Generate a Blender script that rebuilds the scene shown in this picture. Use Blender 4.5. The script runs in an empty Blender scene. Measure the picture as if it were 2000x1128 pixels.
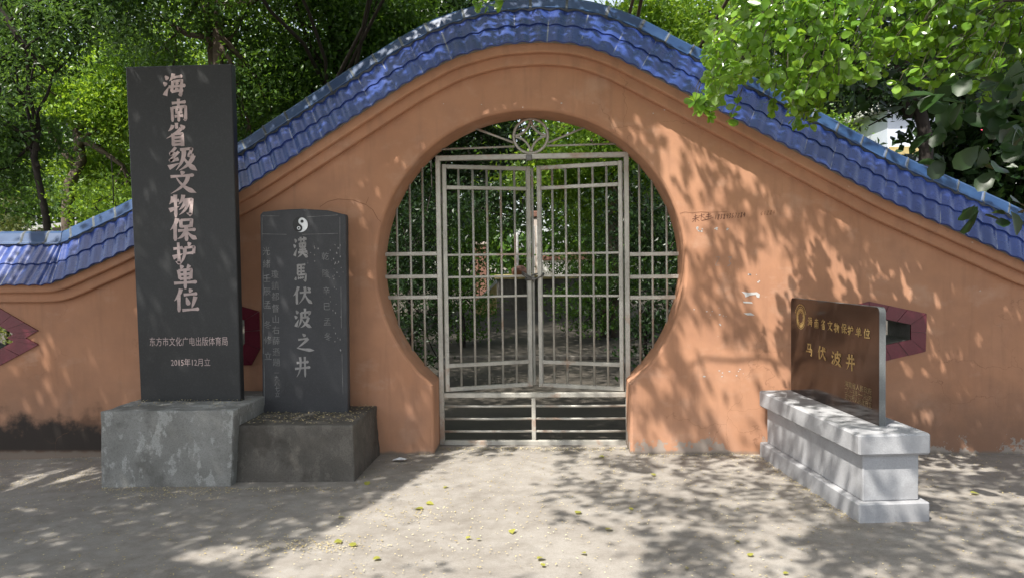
import bpy, math, random
import numpy as np
from mathutils import Vector

random.seed(7)
RNG = np.random.default_rng(11)
R = math.radians
S = bpy.context.scene
COL = S.collection

# ------------------------------------------------------------------ camera
F_PX, YAW, PITCH, ROLL = 1500.0, R(3.10), R(1.94), R(-0.77)
CAM = np.array([0.205, -6.381, 1.6])
_f = np.array([-math.sin(YAW) * math.cos(PITCH), math.cos(YAW) * math.cos(PITCH), -math.sin(PITCH)])
_r = np.array([math.cos(YAW), math.sin(YAW), 0.0])
_u = np.cross(_r, _f)
CR = _r * math.cos(ROLL) + _u * math.sin(ROLL)
CU = -_r * math.sin(ROLL) + _u * math.cos(ROLL)
cam_data = bpy.data.cameras.new('camera')
cam = bpy.data.objects.new('camera', cam_data)
COL.objects.link(cam)
from mathutils import Matrix
cam.matrix_world = Matrix(((CR[0], CU[0], -_f[0], CAM[0]), (CR[1], CU[1], -_f[1], CAM[1]),
                           (CR[2], CU[2], -_f[2], CAM[2]), (0, 0, 0, 1)))
cam_data.sensor_width = 36.0
cam_data.lens = F_PX / 2000 * 36.0
cam_data.clip_end = 2000
cam_data.clip_start = 0.05
S.camera = cam


def at(px, py, Y=0.0):
    """where the sight line through a photo point meets the upright plane y = Y"""
    d = _f + CR * (px - 1000) / F_PX - CU * (py - 564) / F_PX
    return CAM + d * (Y - CAM[1]) / d[1]


def on_ground(px, py, z=0.0):
    d = _f + CR * (px - 1000) / F_PX - CU * (py - 564) / F_PX
    return CAM + d * (z - CAM[2]) / d[2]


def to_px(p):
    q = np.asarray(p, float) - CAM
    w = q @ _f
    w = np.where(np.abs(w) < 1e-6, 1e-6, w)
    return 1000 + F_PX * (q @ CR) / w, 564 - F_PX * (q @ CU) / w, w


# ------------------------------------------------------------------ light
SUN_D = np.array([0.34, 0.415, -0.845])
SUN_D /= np.linalg.norm(SUN_D)
W_ = bpy.data.worlds.new('World')
S.world = W_
W_.use_nodes = True
nt = W_.node_tree
bg = nt.nodes['Background']
sky = nt.nodes.new('ShaderNodeTexSky')
sky.sky_type = 'NISHITA'
sky.sun_disc = False
sky.sun_elevation = math.asin(-SUN_D[2])
sky.sun_rotation = math.atan2(-SUN_D[0], -SUN_D[1])
sky.air_density = 1.0
sky.dust_density = 2.5
hs = nt.nodes.new('ShaderNodeHueSaturation')
hs.inputs['Saturation'].default_value = 0.5
nt.links.new(sky.outputs[0], hs.inputs['Color'])
nt.links.new(hs.outputs[0], bg.inputs[0])
bg.inputs[1].default_value = 0.15
sun_data = bpy.data.lights.new('sun', 'SUN')
sun_data.energy = 4.3
sun_data.angle = R(0.55)
sun_data.color = (1.0, 0.95, 0.87)
sun = bpy.data.objects.new('sun', sun_data)
COL.objects.link(sun)
sun.rotation_euler = Vector(SUN_D).to_track_quat('-Z', 'Y').to_euler()
sun.location = (-6, -8, 14)
S.view_settings.view_transform = 'Standard'
S.view_settings.look = 'None'
S.view_settings.exposure = 1.0
S.view_settings.gamma = 1
S.view_settings.use_curve_mapping = False
S.cycles.max_bounces = 8
S.cycles.diffuse_bounces = 4
S.cycles.transmission_bounces = 4
S.cycles.use_denoising = True


# ------------------------------------------------------------------ materials
class NT:
    def __init__(self, name):
        self.m = bpy.data.materials.new(name)
        self.m.use_nodes = True
        self.t = self.m.node_tree
        self.b = self.t.nodes['Principled BSDF']
        self.out = self.t.nodes['Material Output']

    def n(self, typ, **kw):
        o = self.t.nodes.new(typ)
        for k, v in kw.items():
            setattr(o, k, v)
        return o

    def link(self, a, b):
        self.t.links.new(a, b)

    def val(self, sock, v):
        if hasattr(v, 'is_linked') or isinstance(v, bpy.types.NodeSocket):
            self.link(v, sock)
        else:
            sock.default_value = v

    def pos(self):
        return self.n('ShaderNodeNewGeometry').outputs['Position']

    def noise(self, scale, detail=4.0, rough=0.55, vec=None, stretch=None):
        o = self.n('ShaderNodeTexNoise')
        o.inputs['Scale'].default_value = scale
        o.inputs['Detail'].default_value = detail
        o.inputs['Roughness'].default_value = rough
        v = vec or self.pos()
        if stretch:
            mp = self.n('ShaderNodeMapping')
            mp.inputs['Scale'].default_value = stretch
            self.link(v, mp.inputs[0])
            v = mp.outputs[0]
        self.link(v, o.inputs['Vector'])
        return o.outputs['Fac']

    def ramp(self, fac, stops):
        o = self.n('ShaderNodeValToRGB')
        e = o.color_ramp.elements
        while len(e) < len(stops):
            e.new(0.5)
        for i, (p, c) in enumerate(stops):
            e[i].position = p
            e[i].color = (c, c, c, 1) if isinstance(c, (int, float)) else (*c, 1)
        self.link(fac, o.inputs[0])
        return o.outputs[0]

    def mix(self, fac, a, b, mode='MIX'):
        o = self.n('ShaderNodeMix', data_type='RGBA', blend_type=mode)
        for s, v in ((o.inputs[0], fac), (o.inputs[6], a), (o.inputs[7], b)):
            if isinstance(v, tuple):
                v = (*v, 1)
            self.val(s, v)
        return o.outputs[2]

    def math(self, op, a, b=0.0, clamp=False):
        o = self.n('ShaderNodeMath', operation=op, use_clamp=clamp)
        self.val(o.inputs[0], a)
        self.val(o.inputs[1], b)
        return o.outputs[0]

    def xyz(self):
        o = self.n('ShaderNodeSeparateXYZ')
        self.link(self.pos(), o.inputs[0])
        return o.outputs

    def step(self, v, lo, hi):
        o = self.n('ShaderNodeMapRange')
        o.interpolation_type = 'SMOOTHSTEP'
        self.link(v, o.inputs[0])
        o.inputs[1].default_value = lo
        o.inputs[2].default_value = hi
        return o.outputs[0]

    def bump(self, h, strength=0.3, dist=0.01):
        o = self.n('ShaderNodeBump')
        o.inputs['Strength'].default_value = strength
        o.inputs['Distance'].default_value = dist
        self.link(h, o.inputs['Height'])
        self.link(o.outputs[0], self.b.inputs['Normal'])

    def set(self, color=None, rough=None, metal=None, spec=None, coat=None):
        if color is not None:
            self.val(self.b.inputs['Base Color'], (*color, 1) if isinstance(color, tuple) else color)
        if rough is not None:
            self.val(self.b.inputs['Roughness'], rough)
        if metal is not None:
            self.b.inputs['Metallic'].default_value = metal
        if spec is not None:
            self.b.inputs['Specular IOR Level'].default_value = spec
        if coat is not None:
            self.b.inputs['Coat Weight'].default_value = coat
        return self.m


M = {}


def simple(name, col, rough=0.7, metal=0.0, var=0.25, scale=6.0, bump=0.15, spec=None, fine=60.0):
    n = NT(name)
    a = n.noise(scale, 6)
    f = n.noise(fine, 3)
    c = n.mix(n.ramp(a, [(0.3, 0.0), (0.7, 1.0)]), tuple(x * (1 - var) for x in col), tuple(min(1, x * (1 + var)) for x in col))
    c = n.mix(n.ramp(f, [(0.35, 0.0), (0.65, 0.35)]), c, tuple(x * (1 - var) * 0.8 for x in col))
    n.set(c, rough, metal, spec)
    if bump:
        n.bump(f, bump, 0.004)
    M[name] = n.m
    return n.m


def mat_plaster():
    n = NT('terracotta_plaster')
    x, y, z = n.xyz()
    big = n.noise(1.1, 5)
    mid = n.noise(5.5, 6)
    fine = n.noise(140, 3)
    c = n.mix(n.ramp(big, [(0.3, 0.0), (0.7, 1.0)]), (0.425, 0.212, 0.122), (0.515, 0.275, 0.168))
    c = n.mix(n.ramp(mid, [(0.42, 0.0), (0.72, 0.5)]), c, (0.35, 0.185, 0.120))
    # pale rubbed patches
    rub = n.noise(2.6, 7, 0.65, stretch=(1, 1, 1.6))
    c = n.mix(n.ramp(rub, [(0.55, 0.0), (0.70, 0.5)]), c, (0.55, 0.355, 0.255))
    # vertical water streaks
    st = n.noise(3.2, 5, 0.6, stretch=(3.0, 3.0, 0.35))
    c = n.mix(n.ramp(st, [(0.52, 0.0), (0.78, 0.5)]), c, (0.27, 0.145, 0.095))
    # damp band towards the foot, pinker and dirty
    foot = n.math('MULTIPLY', n.math('SUBTRACT', 1.0, n.step(z, 0.0, 0.75)), n.ramp(mid, [(0.3, 0.2), (0.7, 1.0)]))
    c = n.mix(n.math('MULTIPLY', foot, 0.5), c, (0.43, 0.25, 0.17))
    # black mildew along the foot of the left wing
    lm = n.math('SUBTRACT', 1.0, n.step(x, -3.1, -2.3))
    edge = n.math('ADD', z, n.math('MULTIPLY', n.math('SUBTRACT', n.noise(4.0, 6, 0.62), 0.5), 0.75))
    mil = n.math('MULTIPLY', lm, n.math('MULTIPLY', n.math('SUBTRACT', 1.0, n.step(edge, 0.20, 0.42)), n.step(z, -0.03, 0.05)))
    halo = n.math('MULTIPLY', lm, n.math('SUBTRACT', 1.0, n.step(edge, 0.2, 0.85)))
    c = n.mix(n.math('MULTIPLY', halo, 0.5), c, (0.17, 0.11, 0.08))
    c = n.mix(n.math('MULTIPLY', mil, 0.95), c, (0.030, 0.028, 0.026))
    rm2 = n.step(x, 2.3, 3.2)
    dk = n.math('MULTIPLY', rm2, n.math('SUBTRACT', 1.0, n.step(edge, 0.1, 0.7)))
    c = n.mix(n.math('MULTIPLY', dk, 0.6), c, (0.15, 0.095, 0.068))
    # bare grey render where the paint has flaked at the foot
    rm = n.step(x, 0.4, 0.9)
    e2 = n.math('ADD', z, n.math('MULTIPLY', n.math('SUBTRACT', n.noise(5.0, 8, 0.7), 0.5), 0.9))
    fl = n.math('MULTIPLY', rm, n.math('SUBTRACT', 1.0, n.step(e2, 0.03, 0.055)))
    c = n.mix(n.math('MULTIPLY', fl, 0.8), c, (0.33, 0.31, 0.28))
    kerb = n.math('SUBTRACT', 1.0, n.step(n.math('ADD', z, n.math('MULTIPLY', n.noise(9, 5), 0.06)), 0.035, 0.065))
    c = n.mix(n.math('MULTIPLY', kerb, 0.85), c, (0.20, 0.17, 0.14))
    # little chips
    ch = n.noise(26, 2, 0.5)
    c = n.mix(n.ramp(ch, [(0.765, 0.0), (0.78, 0.7)]), c, (0.55, 0.45, 0.38))
    vo = n.n('ShaderNodeTexVoronoi', feature='DISTANCE_TO_EDGE')
    vo.inputs['Scale'].default_value = 1.7
    wv = n.n('ShaderNodeVectorMath', operation='ADD')
    nz = n.n('ShaderNodeTexNoise')
    nz.inputs['Scale'].default_value = 5.0
    nz.inputs['Detail'].default_value = 6.0
    n.link(n.pos(), nz.inputs['Vector'])
    sc = n.n('ShaderNodeVectorMath', operation='SCALE')
    n.link(nz.outputs['Color'], sc.inputs[0])
    sc.inputs['Scale'].default_value = 0.35
    n.link(n.pos(), wv.inputs[0])
    n.link(sc.outputs[0], wv.inputs[1])
    n.link(wv.outputs[0], vo.inputs['Vector'])
    hair = n.math('MULTIPLY', n.math('SUBTRACT', 1.0, n.step(vo.outputs['Distance'], 0.001, 0.006)), n.ramp(n.noise(0.9, 3), [(0.52, 0.0), (0.62, 0.55)]))
    c = n.mix(hair, c, (0.20, 0.10, 0.06))
    rp = n.noise(0.75, 3, 0.4, stretch=(1, 1, 0.8))
    c = n.mix(n.ramp(rp, [(0.575, 0.0), (0.585, 0.28)]), c, (0.46, 0.235, 0.135))
    n.set(c, 0.82, spec=0.25)
    h = n.mix(0.35, n.noise(40, 5), fine)
    h = n.mix(0.6, h, n.noise(7, 4, 0.5))
    n.bump(h, 0.35, 0.010)
    M['plaster'] = n.m


def mat_tile():
    n = NT('blue_glazed_tile')
    uv = n.n('ShaderNodeUVMap')
    sp = n.n('ShaderNodeSeparateXYZ')
    n.link(uv.outputs[0], sp.inputs[0])
    u, v = sp.outputs[0], sp.outputs[1]
    iu = n.math('FLOOR', u)
    wn = n.n('ShaderNodeTexWhiteNoise', noise_dimensions='2D')
    cb = n.n('ShaderNodeCombineXYZ')
    n.link(iu, cb.inputs[0])
    n.link(n.math('FLOOR', v), cb.inputs[1])
    n.link(cb.outputs[0], wn.inputs['Vector'])
    c = n.mix(wn.outputs['Value'], (0.019, 0.038, 0.165), (0.034, 0.064, 0.25))
    big = n.noise(2.2, 5)
    c = n.mix(n.ramp(big, [(0.4, 0.0), (0.75, 0.55)]), c, (0.020, 0.044, 0.135))
    dust = n.noise(7, 7, 0.65)
    c = n.mix(n.ramp(dust, [(0.58, 0.0), (0.85, 0.14)]), c, (0.11, 0.13, 0.18))
    fr = n.math('FRACT', u)
    d = n.math('MINIMUM', fr, n.math('SUBTRACT', 1.0, fr))
    seam = n.math('MULTIPLY', n.math('SUBTRACT', 1.0, n.step(d, 0.008, 0.022)), n.ramp(n.noise(5, 3), [(0.5, 0.0), (0.62, 1.0)]))
    c = n.mix(n.math('MULTIPLY', seam, 0.75), c, (0.33, 0.34, 0.34))
    n.set(c, n.ramp(dust, [(0.3, 0.17), (0.75, 0.42)]), spec=0.5)
    n.bump(n.noise(30, 3), 0.05, 0.005)
    M['tile'] = n.m
    n = NT('ridge_tile_glaze')
    big = n.noise(4, 6)
    c = n.mix(n.ramp(big, [(0.35, 0.0), (0.7, 1.0)]), (0.015, 0.042, 0.115), (0.030, 0.074, 0.170))
    n.set(c, n.ramp(big, [(0.3, 0.32), (0.7, 0.52)]), spec=0.35)
    M['ridge'] = n.m


def mat_concrete_front():
    n = NT('worn_concrete_paving')
    a = n.noise(0.9, 6, 0.6)
    b = n.noise(7, 7, 0.7)
    f = n.noise(160, 3, 0.7)
    c = n.mix(n.ramp(a, [(0.3, 0.0), (0.7, 1.0)]), (0.215, 0.194, 0.170), (0.31, 0.286, 0.256))
    c = n.mix(n.ramp(b, [(0.45, 0.0), (0.75, 0.6)]), c, (0.385, 0.365, 0.34))
    c = n.mix(n.ramp(b, [(0.25, 0.55), (0.45, 0.0)]), c, (0.14, 0.12, 0.10))
    c = n.mix(n.ramp(f, [(0.36, 0.4), (0.48, 0.0)]), c, (0.14, 0.125, 0.11))
    c = n.mix(n.ramp(f, [(0.6, 0.0), (0.72, 0.3)]), c, (0.46, 0.43, 0.39))
    c = n.mix(n.ramp(n.noise(2.4, 7, 0.7), [(0.50, 0.0), (0.66, 0.35)]), c, (0.17, 0.15, 0.13))
    cr = n.noise(1.6, 3, 0.5)
    crack = n.math('ABSOLUTE', n.math('SUBTRACT', cr, 0.5))
    c = n.mix(n.math('MULTIPLY', n.math('SUBTRACT', 1.0, n.step(crack, 0.0, 0.004)), 0.0), c, (0.06, 0.05, 0.045))
    n.set(c, 0.88, spec=0.25)
    n.bump(n.mix(0.5, f, n.noise(45, 5)), 0.3, 0.006)
    M['paving'] = n.m


def mat_leaf(name, dark, light, trans=0.3, rough=0.4, spec=0.45):
    n = NT(name)
    g = n.n('ShaderNodeNewGeometry')
    c = n.mix(g.outputs['Random Per Island'], dark, light)
    c2 = n.mix(n.ramp(n.noise(1.3, 3), [(0.35, 0.0), (0.65, 0.5)]), c, tuple(x * 0.75 for x in dark))
    n.set(c2, rough, spec=spec)
    tr = n.n('ShaderNodeBsdfTranslucent')
    tc = n.mix(0.6, c2, tuple(min(1, x * y) for x, y in zip(light, (2.2, 2.0, 0.9))))
    n.link(tc, tr.inputs[0])
    ms = n.n('ShaderNodeMixShader')
    ms.inputs[0].default_value = trans
    n.link(n.b.outputs[0], ms.inputs[1])
    n.link(tr.outputs[0], ms.inputs[2])
    n.link(ms.outputs[0], n.out.inputs[0])
    M[name] = n.m


def mat_stone(name, base, spots, rough, scale=1.5, scr=0.4):
    n = NT(name)
    a = n.noise(scale, 6, 0.6)
    f = n.noise(90, 3)
    c = n.mix(n.ramp(a, [(0.35, 0.0), (0.7, 1.0)]), tuple(x * 0.8 for x in base), tuple(x * 1.25 for x in base))
    sp = n.noise(3.2, 8, 0.7)
    c = n.mix(n.ramp(sp, [(0.60, 0.0), (0.78, scr)]), c, spots)
    c = n.mix(n.ramp(f, [(0.5, 0.0), (0.75, 0.25)]), c, spots)
    n.set(c, n.ramp(a, [(0.3, rough), (0.7, rough + 0.14)]), spec=0.4)
    n.bump(f, 0.06, 0.002)
    M[name] = n.m


def mat_cement(name, c0, c1, pale, dark, amount):
    n = NT(name)
    a = n.noise(3.2, 7, 0.62)
    b = n.noise(6, 8, 0.68, stretch=(1.4, 1.4, 0.8))
    f = n.noise(120, 3)
    c = n.mix(n.ramp(a, [(0.35, 0.0), (0.65, 1.0)]), c0, c1)
    c = n.mix(n.ramp(b, [(0.53, 0.0), (0.57, amount)]), c, pale)
    c = n.mix(n.ramp(n.noise(2.3, 7, 0.65), [(0.52, 0.0), (0.60, 0.65)]), c, dark)
    c = n.mix(n.ramp(f, [(0.35, 0.4), (0.55, 0.0)]), c, dark)
    n.set(c, 0.9, spec=0.2)
    n.bump(n.mix(0.5, b, f), 0.4, 0.008)
    M[name] = n.m


mat_plaster()
mat_tile()
mat_concrete_front()
mat_leaf('leaf_front', (0.060, 0.155, 0.018), (0.25, 0.43, 0.055), 0.38, 0.25, 0.8)
mat_leaf('leaf_canopy', (0.045, 0.09, 0.016), (0.11, 0.18, 0.03), 0.25)
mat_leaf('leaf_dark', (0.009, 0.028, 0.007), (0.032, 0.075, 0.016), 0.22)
mat_leaf('leaf_mid', (0.016, 0.052, 0.009), (0.115, 0.225, 0.034), 0.32)
mat_leaf('leaf_bright', (0.040, 0.110, 0.012), (0.26, 0.41, 0.055), 0.40)  # albedo raised so these crowns look strongly sunlit
mat_leaf('leaf_feather', (0.020, 0.060, 0.013), (0.110, 0.210, 0.050), 0.34)
mat_leaf('leaf_pale', (0.12, 0.17, 0.05), (0.30, 0.34, 0.14), 0.3)
mat_leaf('litter', (0.36, 0.27, 0.11), (0.74, 0.66, 0.44), 0.1, 0.7, 0.2)
mat_leaf('fallen', (0.16, 0.20, 0.03), (0.46, 0.42, 0.10), 0.2, 0.5, 0.3)
mat_stone('stele_black', (0.026, 0.027, 0.028), (0.075, 0.078, 0.080), 0.42, 1.4, 0.5)
mat_stone('stele_grey', (0.046, 0.047, 0.051), (0.10, 0.10, 0.105), 0.55, 2.2, 0.5)
mat_stone('sign_brown', (0.025, 0.016, 0.013), (0.050, 0.036, 0.028), 0.06, 4.0, 0.25)
mat_stone('sign_edge', (0.13, 0.137, 0.137), (0.30, 0.32, 0.32), 0.45, 5.0, 0.5)
mat_cement('cement_blue', (0.21, 0.207, 0.192), (0.30, 0.297, 0.28), (0.42, 0.42, 0.40), (0.12, 0.116, 0.105), 0.75)
mat_cement('cement_brown', (0.095, 0.088, 0.077), (0.14, 0.128, 0.113), (0.20, 0.182, 0.158), (0.062, 0.055, 0.047), 0.35)
mat_cement('granite_grey', (0.34, 0.345, 0.36), (0.40, 0.405, 0.42), (0.46, 0.465, 0.48), (0.29, 0.29, 0.30), 0.25)
simple('mortar', (0.22, 0.21, 0.19), 0.9)
simple('joint', (0.13, 0.145, 0.155), 0.9, 0, 0.5, 12)
simple('maroon_tile', (0.155, 0.026, 0.042), 0.25, 0, 0.2, 4, 0.05)
simple('bark', (0.10, 0.075, 0.055), 0.95, 0, 0.35, 9, 0.6)
simple('bark_dark', (0.028, 0.022, 0.018), 0.95, 0, 0.35, 9, 0.6)
simple('twig', (0.07, 0.06, 0.04), 0.9, 0, 0.3, 9, 0.2)
simple('carved_pink', (0.52, 0.41, 0.395), 0.75, 0, 0.22, 7, 0.05)
simple('carved_grey', (0.30, 0.29, 0.285), 0.8, 0, 0.3, 9, 0.05)
simple('carved_faint', (0.19, 0.19, 0.19), 0.8, 0, 0.45, 14, 0.05)
simple('paint_white', (0.72, 0.74, 0.76), 0.6, 0, 0.1, 9, 0.02)
simple('paint_black', (0.012, 0.012, 0.013), 0.5, 0, 0.1, 9, 0.02)
simple('gold_dim', (0.20, 0.15, 0.075), 0.5, 0.2, 0.5, 14, 0.03)
simple('gold_paint', (0.42, 0.31, 0.125), 0.42, 0.25, 0.25, 9, 0.03)
simple('ink', (0.10, 0.035, 0.022), 0.8, 0, 0.2, 9, 0.0)
simple('crack_shade', (0.22, 0.10, 0.055), 0.9, 0, 0.2, 9, 0.0)
simple('scrap_paper', (0.60, 0.58, 0.56), 0.8, 0, 0.15, 12, 0.05)
simple('dark_steel', (0.16, 0.155, 0.145), 0.45, 0.7, 0.3, 9, 0.05)
simple('white_render', (0.62, 0.62, 0.60), 0.85, 0, 0.12, 2, 0.1)
simple('pale_blue_render', (0.55, 0.60, 0.68), 0.85, 0, 0.08, 2, 0.1)
simple('brick_brown', (0.21, 0.105, 0.075), 0.85, 0, 0.3, 5, 0.2)
simple('ochre', (0.42, 0.33, 0.14), 0.85, 0, 0.3, 6, 0.2)
simple('red_roof', (0.50, 0.05, 0.09), 0.6, 0, 0.15, 3, 0.1)
simple('sheet_roof', (0.42, 0.41, 0.40), 0.6, 0, 0.2, 3, 0.1)
simple('garden_earth', (0.060, 0.051, 0.040), 0.95, 0, 0.35, 1.4, 0.4, fine=35)
simple('earth', (0.16, 0.14, 0.10), 0.95, 0, 0.3, 0.5, 0.3)
simple('stone_cream', (0.50, 0.43, 0.38), 0.8, 0, 0.2, 5, 0.1)


def mat_steel():
    n = NT('worn_steel')
    a = n.noise(3.0, 5)
    f = n.noise(40, 4, 0.6)
    c = n.mix(n.ramp(a, [(0.35, 0.0), (0.7, 1.0)]), (0.36, 0.345, 0.305), (0.56, 0.54, 0.485))
    c = n.mix(n.ramp(n.noise(2.0, 6, 0.7), [(0.56, 0.0), (0.63, 0.6)]), c, (0.36, 0.21, 0.135))
    c = n.mix(n.ramp(f, [(0.55, 0.0), (0.75, 0.4)]), c, (0.20, 0.18, 0.16))
    n.set(c, n.ramp(f, [(0.3, 0.34), (0.7, 0.6)]), 0.3)
    M['steel'] = n.m


mat_steel()

# ------------------------------------------------------------------ mesh helpers
ORIGIN = {}


def tag(o, label=None, cat=None, group=None, kind=None):
    if label:
        o['label'] = label
    if cat:
        o['category'] = cat
    if group:
        o['group'] = group
    if kind:
        o['kind'] = kind
    return o


def empty(name, loc, label, cat, group=None):
    o = bpy.data.objects.new(name, None)
    COL.objects.link(o)
    o.location = loc
    o.empty_display_size = 0.2
    ORIGIN[o] = np.array(loc, float)
    return tag(o, label, cat, group)


def link_mesh(me, name, mats, parent=None, origin=None):
    for m in (mats if isinstance(mats, (list, tuple)) else [mats]):
        me.materials.append(m)
    o = bpy.data.objects.new(name, me)
    COL.objects.link(o)
    org = np.zeros(3) if origin is None else np.array(origin, float)
    if parent is not None:
        org = ORIGIN[parent]
        o.parent = parent
    ORIGIN[o] = org
    if np.any(org):
        n = len(me.vertices)
        co = np.empty(n * 3)
        me.vertices.foreach_get('co', co)
        me.vertices.foreach_set('co', (co.reshape(-1, 3) - org).ravel())
        me.update()
    if parent is None:
        o.location = org
    return o


def np_mesh(name, V, loops, totals, smooth=False, mat_idx=None, uv=None):
    me = bpy.data.meshes.new(name)
    V = np.asarray(V, np.float32)
    loops = np.asarray(loops, np.int32)
    totals = np.asarray(totals, np.int32)
    me.vertices.add(len(V))
    me.vertices.foreach_set('co', V.ravel())
    me.loops.add(len(loops))
    me.loops.foreach_set('vertex_index', loops)
    me.polygons.add(len(totals))
    st = np.concatenate(([0], np.cumsum(totals)[:-1])).astype(np.int32)
    me.polygons.foreach_set('loop_start', st)
    me.polygons.foreach_set('loop_total', totals)
    if mat_idx is not None:
        me.polygons.foreach_set('material_index', np.asarray(mat_idx, np.int32))
    me.polygons.foreach_set('use_smooth', np.full(len(totals), smooth))
    if uv is not None:
        l = me.uv_layers.new(name='UVMap')
        l.data.foreach_set('uv', np.asarray(uv, np.float32)[loops].ravel())
    me.update(calc_edges=True)
    me.validate()
    return me


class MB:
    """collects shapes (world coordinates) into one mesh"""

    def __init__(self):
        self.v, self.f, self.mi, self.sm = [], [], [], []

    def add(self, verts, faces, mi=0, smooth=False):
        b = len(self.v)
        self.v += [tuple(map(float, p)) for p in verts]
        self.f += [tuple(b + i for i in f) for f in faces]
        self.mi += [mi] * len(faces)
        self.sm += [smooth] * len(faces)
        return self

    def box(self, c, s, ax=((1, 0, 0), (0, 1, 0), (0, 0, 1)), mi=0, bev=0.0):
        c = np.array(c, float)
        A = [np.array(a, float) for a in ax]
        hx, hy, hz = (x / 2 for x in s)
        if bev <= 0:
            vs = [c + A[0] * hx * i + A[1] * hy * j + A[2] * hz * k for k in (-1, 1) for j in (-1, 1) for i in (-1, 1)]
            return self.add(vs, [(0, 2, 3, 1), (4, 5, 7, 6), (0, 1, 5, 4), (2, 6, 7, 3), (0, 4, 6, 2), (1, 3, 7, 5)], mi)
        b = bev
        vs, idx = [], {}
        for i in (-1, 1):
            for j in (-1, 1):
                for k in (-1, 1):
                    for a in range(3):
                        h = [hx - b, hy - b, hz - b]
                        h[a] += b
                        idx[i, j, k, a] = len(vs)
                        vs.append(c + A[0] * h[0] * i + A[1] * h[1] * j + A[2] * h[2] * k)
        fs = []
        for s_ in (-1, 1):
            fs.append([idx[s_, j, k, 0] for j, k in ((-1, -1), (1, -1), (1, 1), (-1, 1))][::s_])
            fs.append([idx[i, s_, k, 1] for i, k in ((-1, -1), (1, -1), (1, 1), (-1, 1))][::-s_])
            fs.append([idx[i, j, s_, 2] for i, j in ((-1, -1), (1, -1), (1, 1), (-1, 1))][::s_])
        for p in (-1, 1):
            for q in (-1, 1):
                fs.append([idx[p, q, -1, 0], idx[p, q, 1, 0], idx[p, q, 1, 1], idx[p, q, -1, 1]])
                fs.append([idx[p, -1, q, 0], idx[p, 1, q, 0], idx[p, 1, q, 2], idx[p, -1, q, 2]])
                fs.append([idx[-1, p, q, 1], idx[1, p, q, 1], idx[1, p, q, 2], idx[-1, p, q, 2]])
                for r_ in (-1, 1):
                    fs.append([idx[p, q, r_, 0], idx[p, q, r_, 1], idx[p, q, r_, 2]])
        return self.add(vs, fs, mi)

    def tube(self, pts, rad, n=8, mi=0, closed=False, cap=True, smooth=True, jit=0.0):
        P = [np.array(p, float) for p in pts]
        m = len(P)
        rads = rad if isinstance(rad, (list, tuple, np.ndarray)) else [rad] * m
        vs = []
        ref = None
        for i in range(m):
            if closed:
                t = P[(i + 1) % m] - P[i - 1]
            else:
                t = P[min(i + 1, m - 1)] - P[max(i - 1, 0)]
            t = t / (np.linalg.norm(t) + 1e-9)
            if ref is None:
                a = np.array([0, 0, 1.0]) if abs(t[2]) < 0.9 else np.array([0, 1.0, 0])
                ref = a
            e = ref - t * (ref @ t)
            if np.linalg.norm(e) < 1e-3:
                e = np.array([1.0, 0, 0]) - t * t[0]
            e /= np.linalg.norm(e)
            g = np.cross(t, e)
            ref = e
            for k in range(n):
                a = 2 * math.pi * k / n
                rr = rads[i] * (1 + (random.uniform(-jit, jit) if jit else 0))
                vs.append(P[i] + (e * math.cos(a) + g * math.sin(a)) * rr)
        fs = []
        for i in range(m if closed else m - 1):
            j = (i + 1) % m
            for k in range(n):
                fs.append((i * n + k, i * n + (k + 1) % n, j * n + (k + 1) % n, j * n + k))
        self.add(vs, fs, mi, smooth)
        if cap and not closed:
            b = len(self.v) - len(vs)
            self.f += [tuple(b + k for k in range(n))[::-1], tuple(b + (m - 1) * n + k for k in range(n))]
            self.mi += [mi, mi]
            self.sm += [False, False]
        return self

    def prism(self, poly, y0, y1, mi=0):
        """poly of (x, z), simple and convex-ish, from y0 (front) to y1"""
        n = len(poly)
        vs = [(x, y0, z) for x, z in poly] + [(x, y1, z) for x, z in poly]
        fs = [tuple(range(n)), tuple(range(2 * n - 1, n - 1, -1))]
        fs += [(i, n + i, n + (i + 1) % n, (i + 1) % n) for i in range(n)]
        return self.add(vs, fs, mi)

    def build(self, name, mats, parent=None, origin=None):
        me = bpy.data.meshes.new(name)
        me.from_pydata(self.v, [], self.f)
        me.polygons.foreach_set('material_index', self.mi)
        me.polygons.foreach_set('use_smooth', self.sm)
        me.update()
        return link_mesh(me, name, mats, parent, origin)


def grid_mesh(name, V, mats, parent=None, smooth=True, mat_idx=None, uv=None, closed_k=False):
    """V: (m, k, 3) grid of points"""
    m, k = V.shape[:2]
    i, j = np.meshgrid(np.arange(m - 1), np.arange(k if closed_k else k - 1), indexing='ij')
    j2 = (j + 1) % k
    q = np.stack([i * k + j, (i + 1) * k + j, (i + 1) * k + j2, i * k + j2], -1).reshape(-1, 4)
    me = np_mesh(name, V.reshape(-1, 3), q.ravel(), np.full(len(q), 4), smooth,
                 None if mat_idx is None else mat_idx.ravel(), None if uv is None else uv.reshape(-1, 2))
    return me


# ------------------------------------------------------------------ the ground
def ground_z(x, y):
    """front paving: dips a little towards the left"""
    return -0.05 * np.clip((-2.9 - x) / 1.5, 0, 1) * np.clip((y + 3) / 2.5, 0, 1)


def garden_z(x, y):
    return 0.60 * np.clip((y - 1.5) / 11.0, 0, 1) + 0.004


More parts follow.
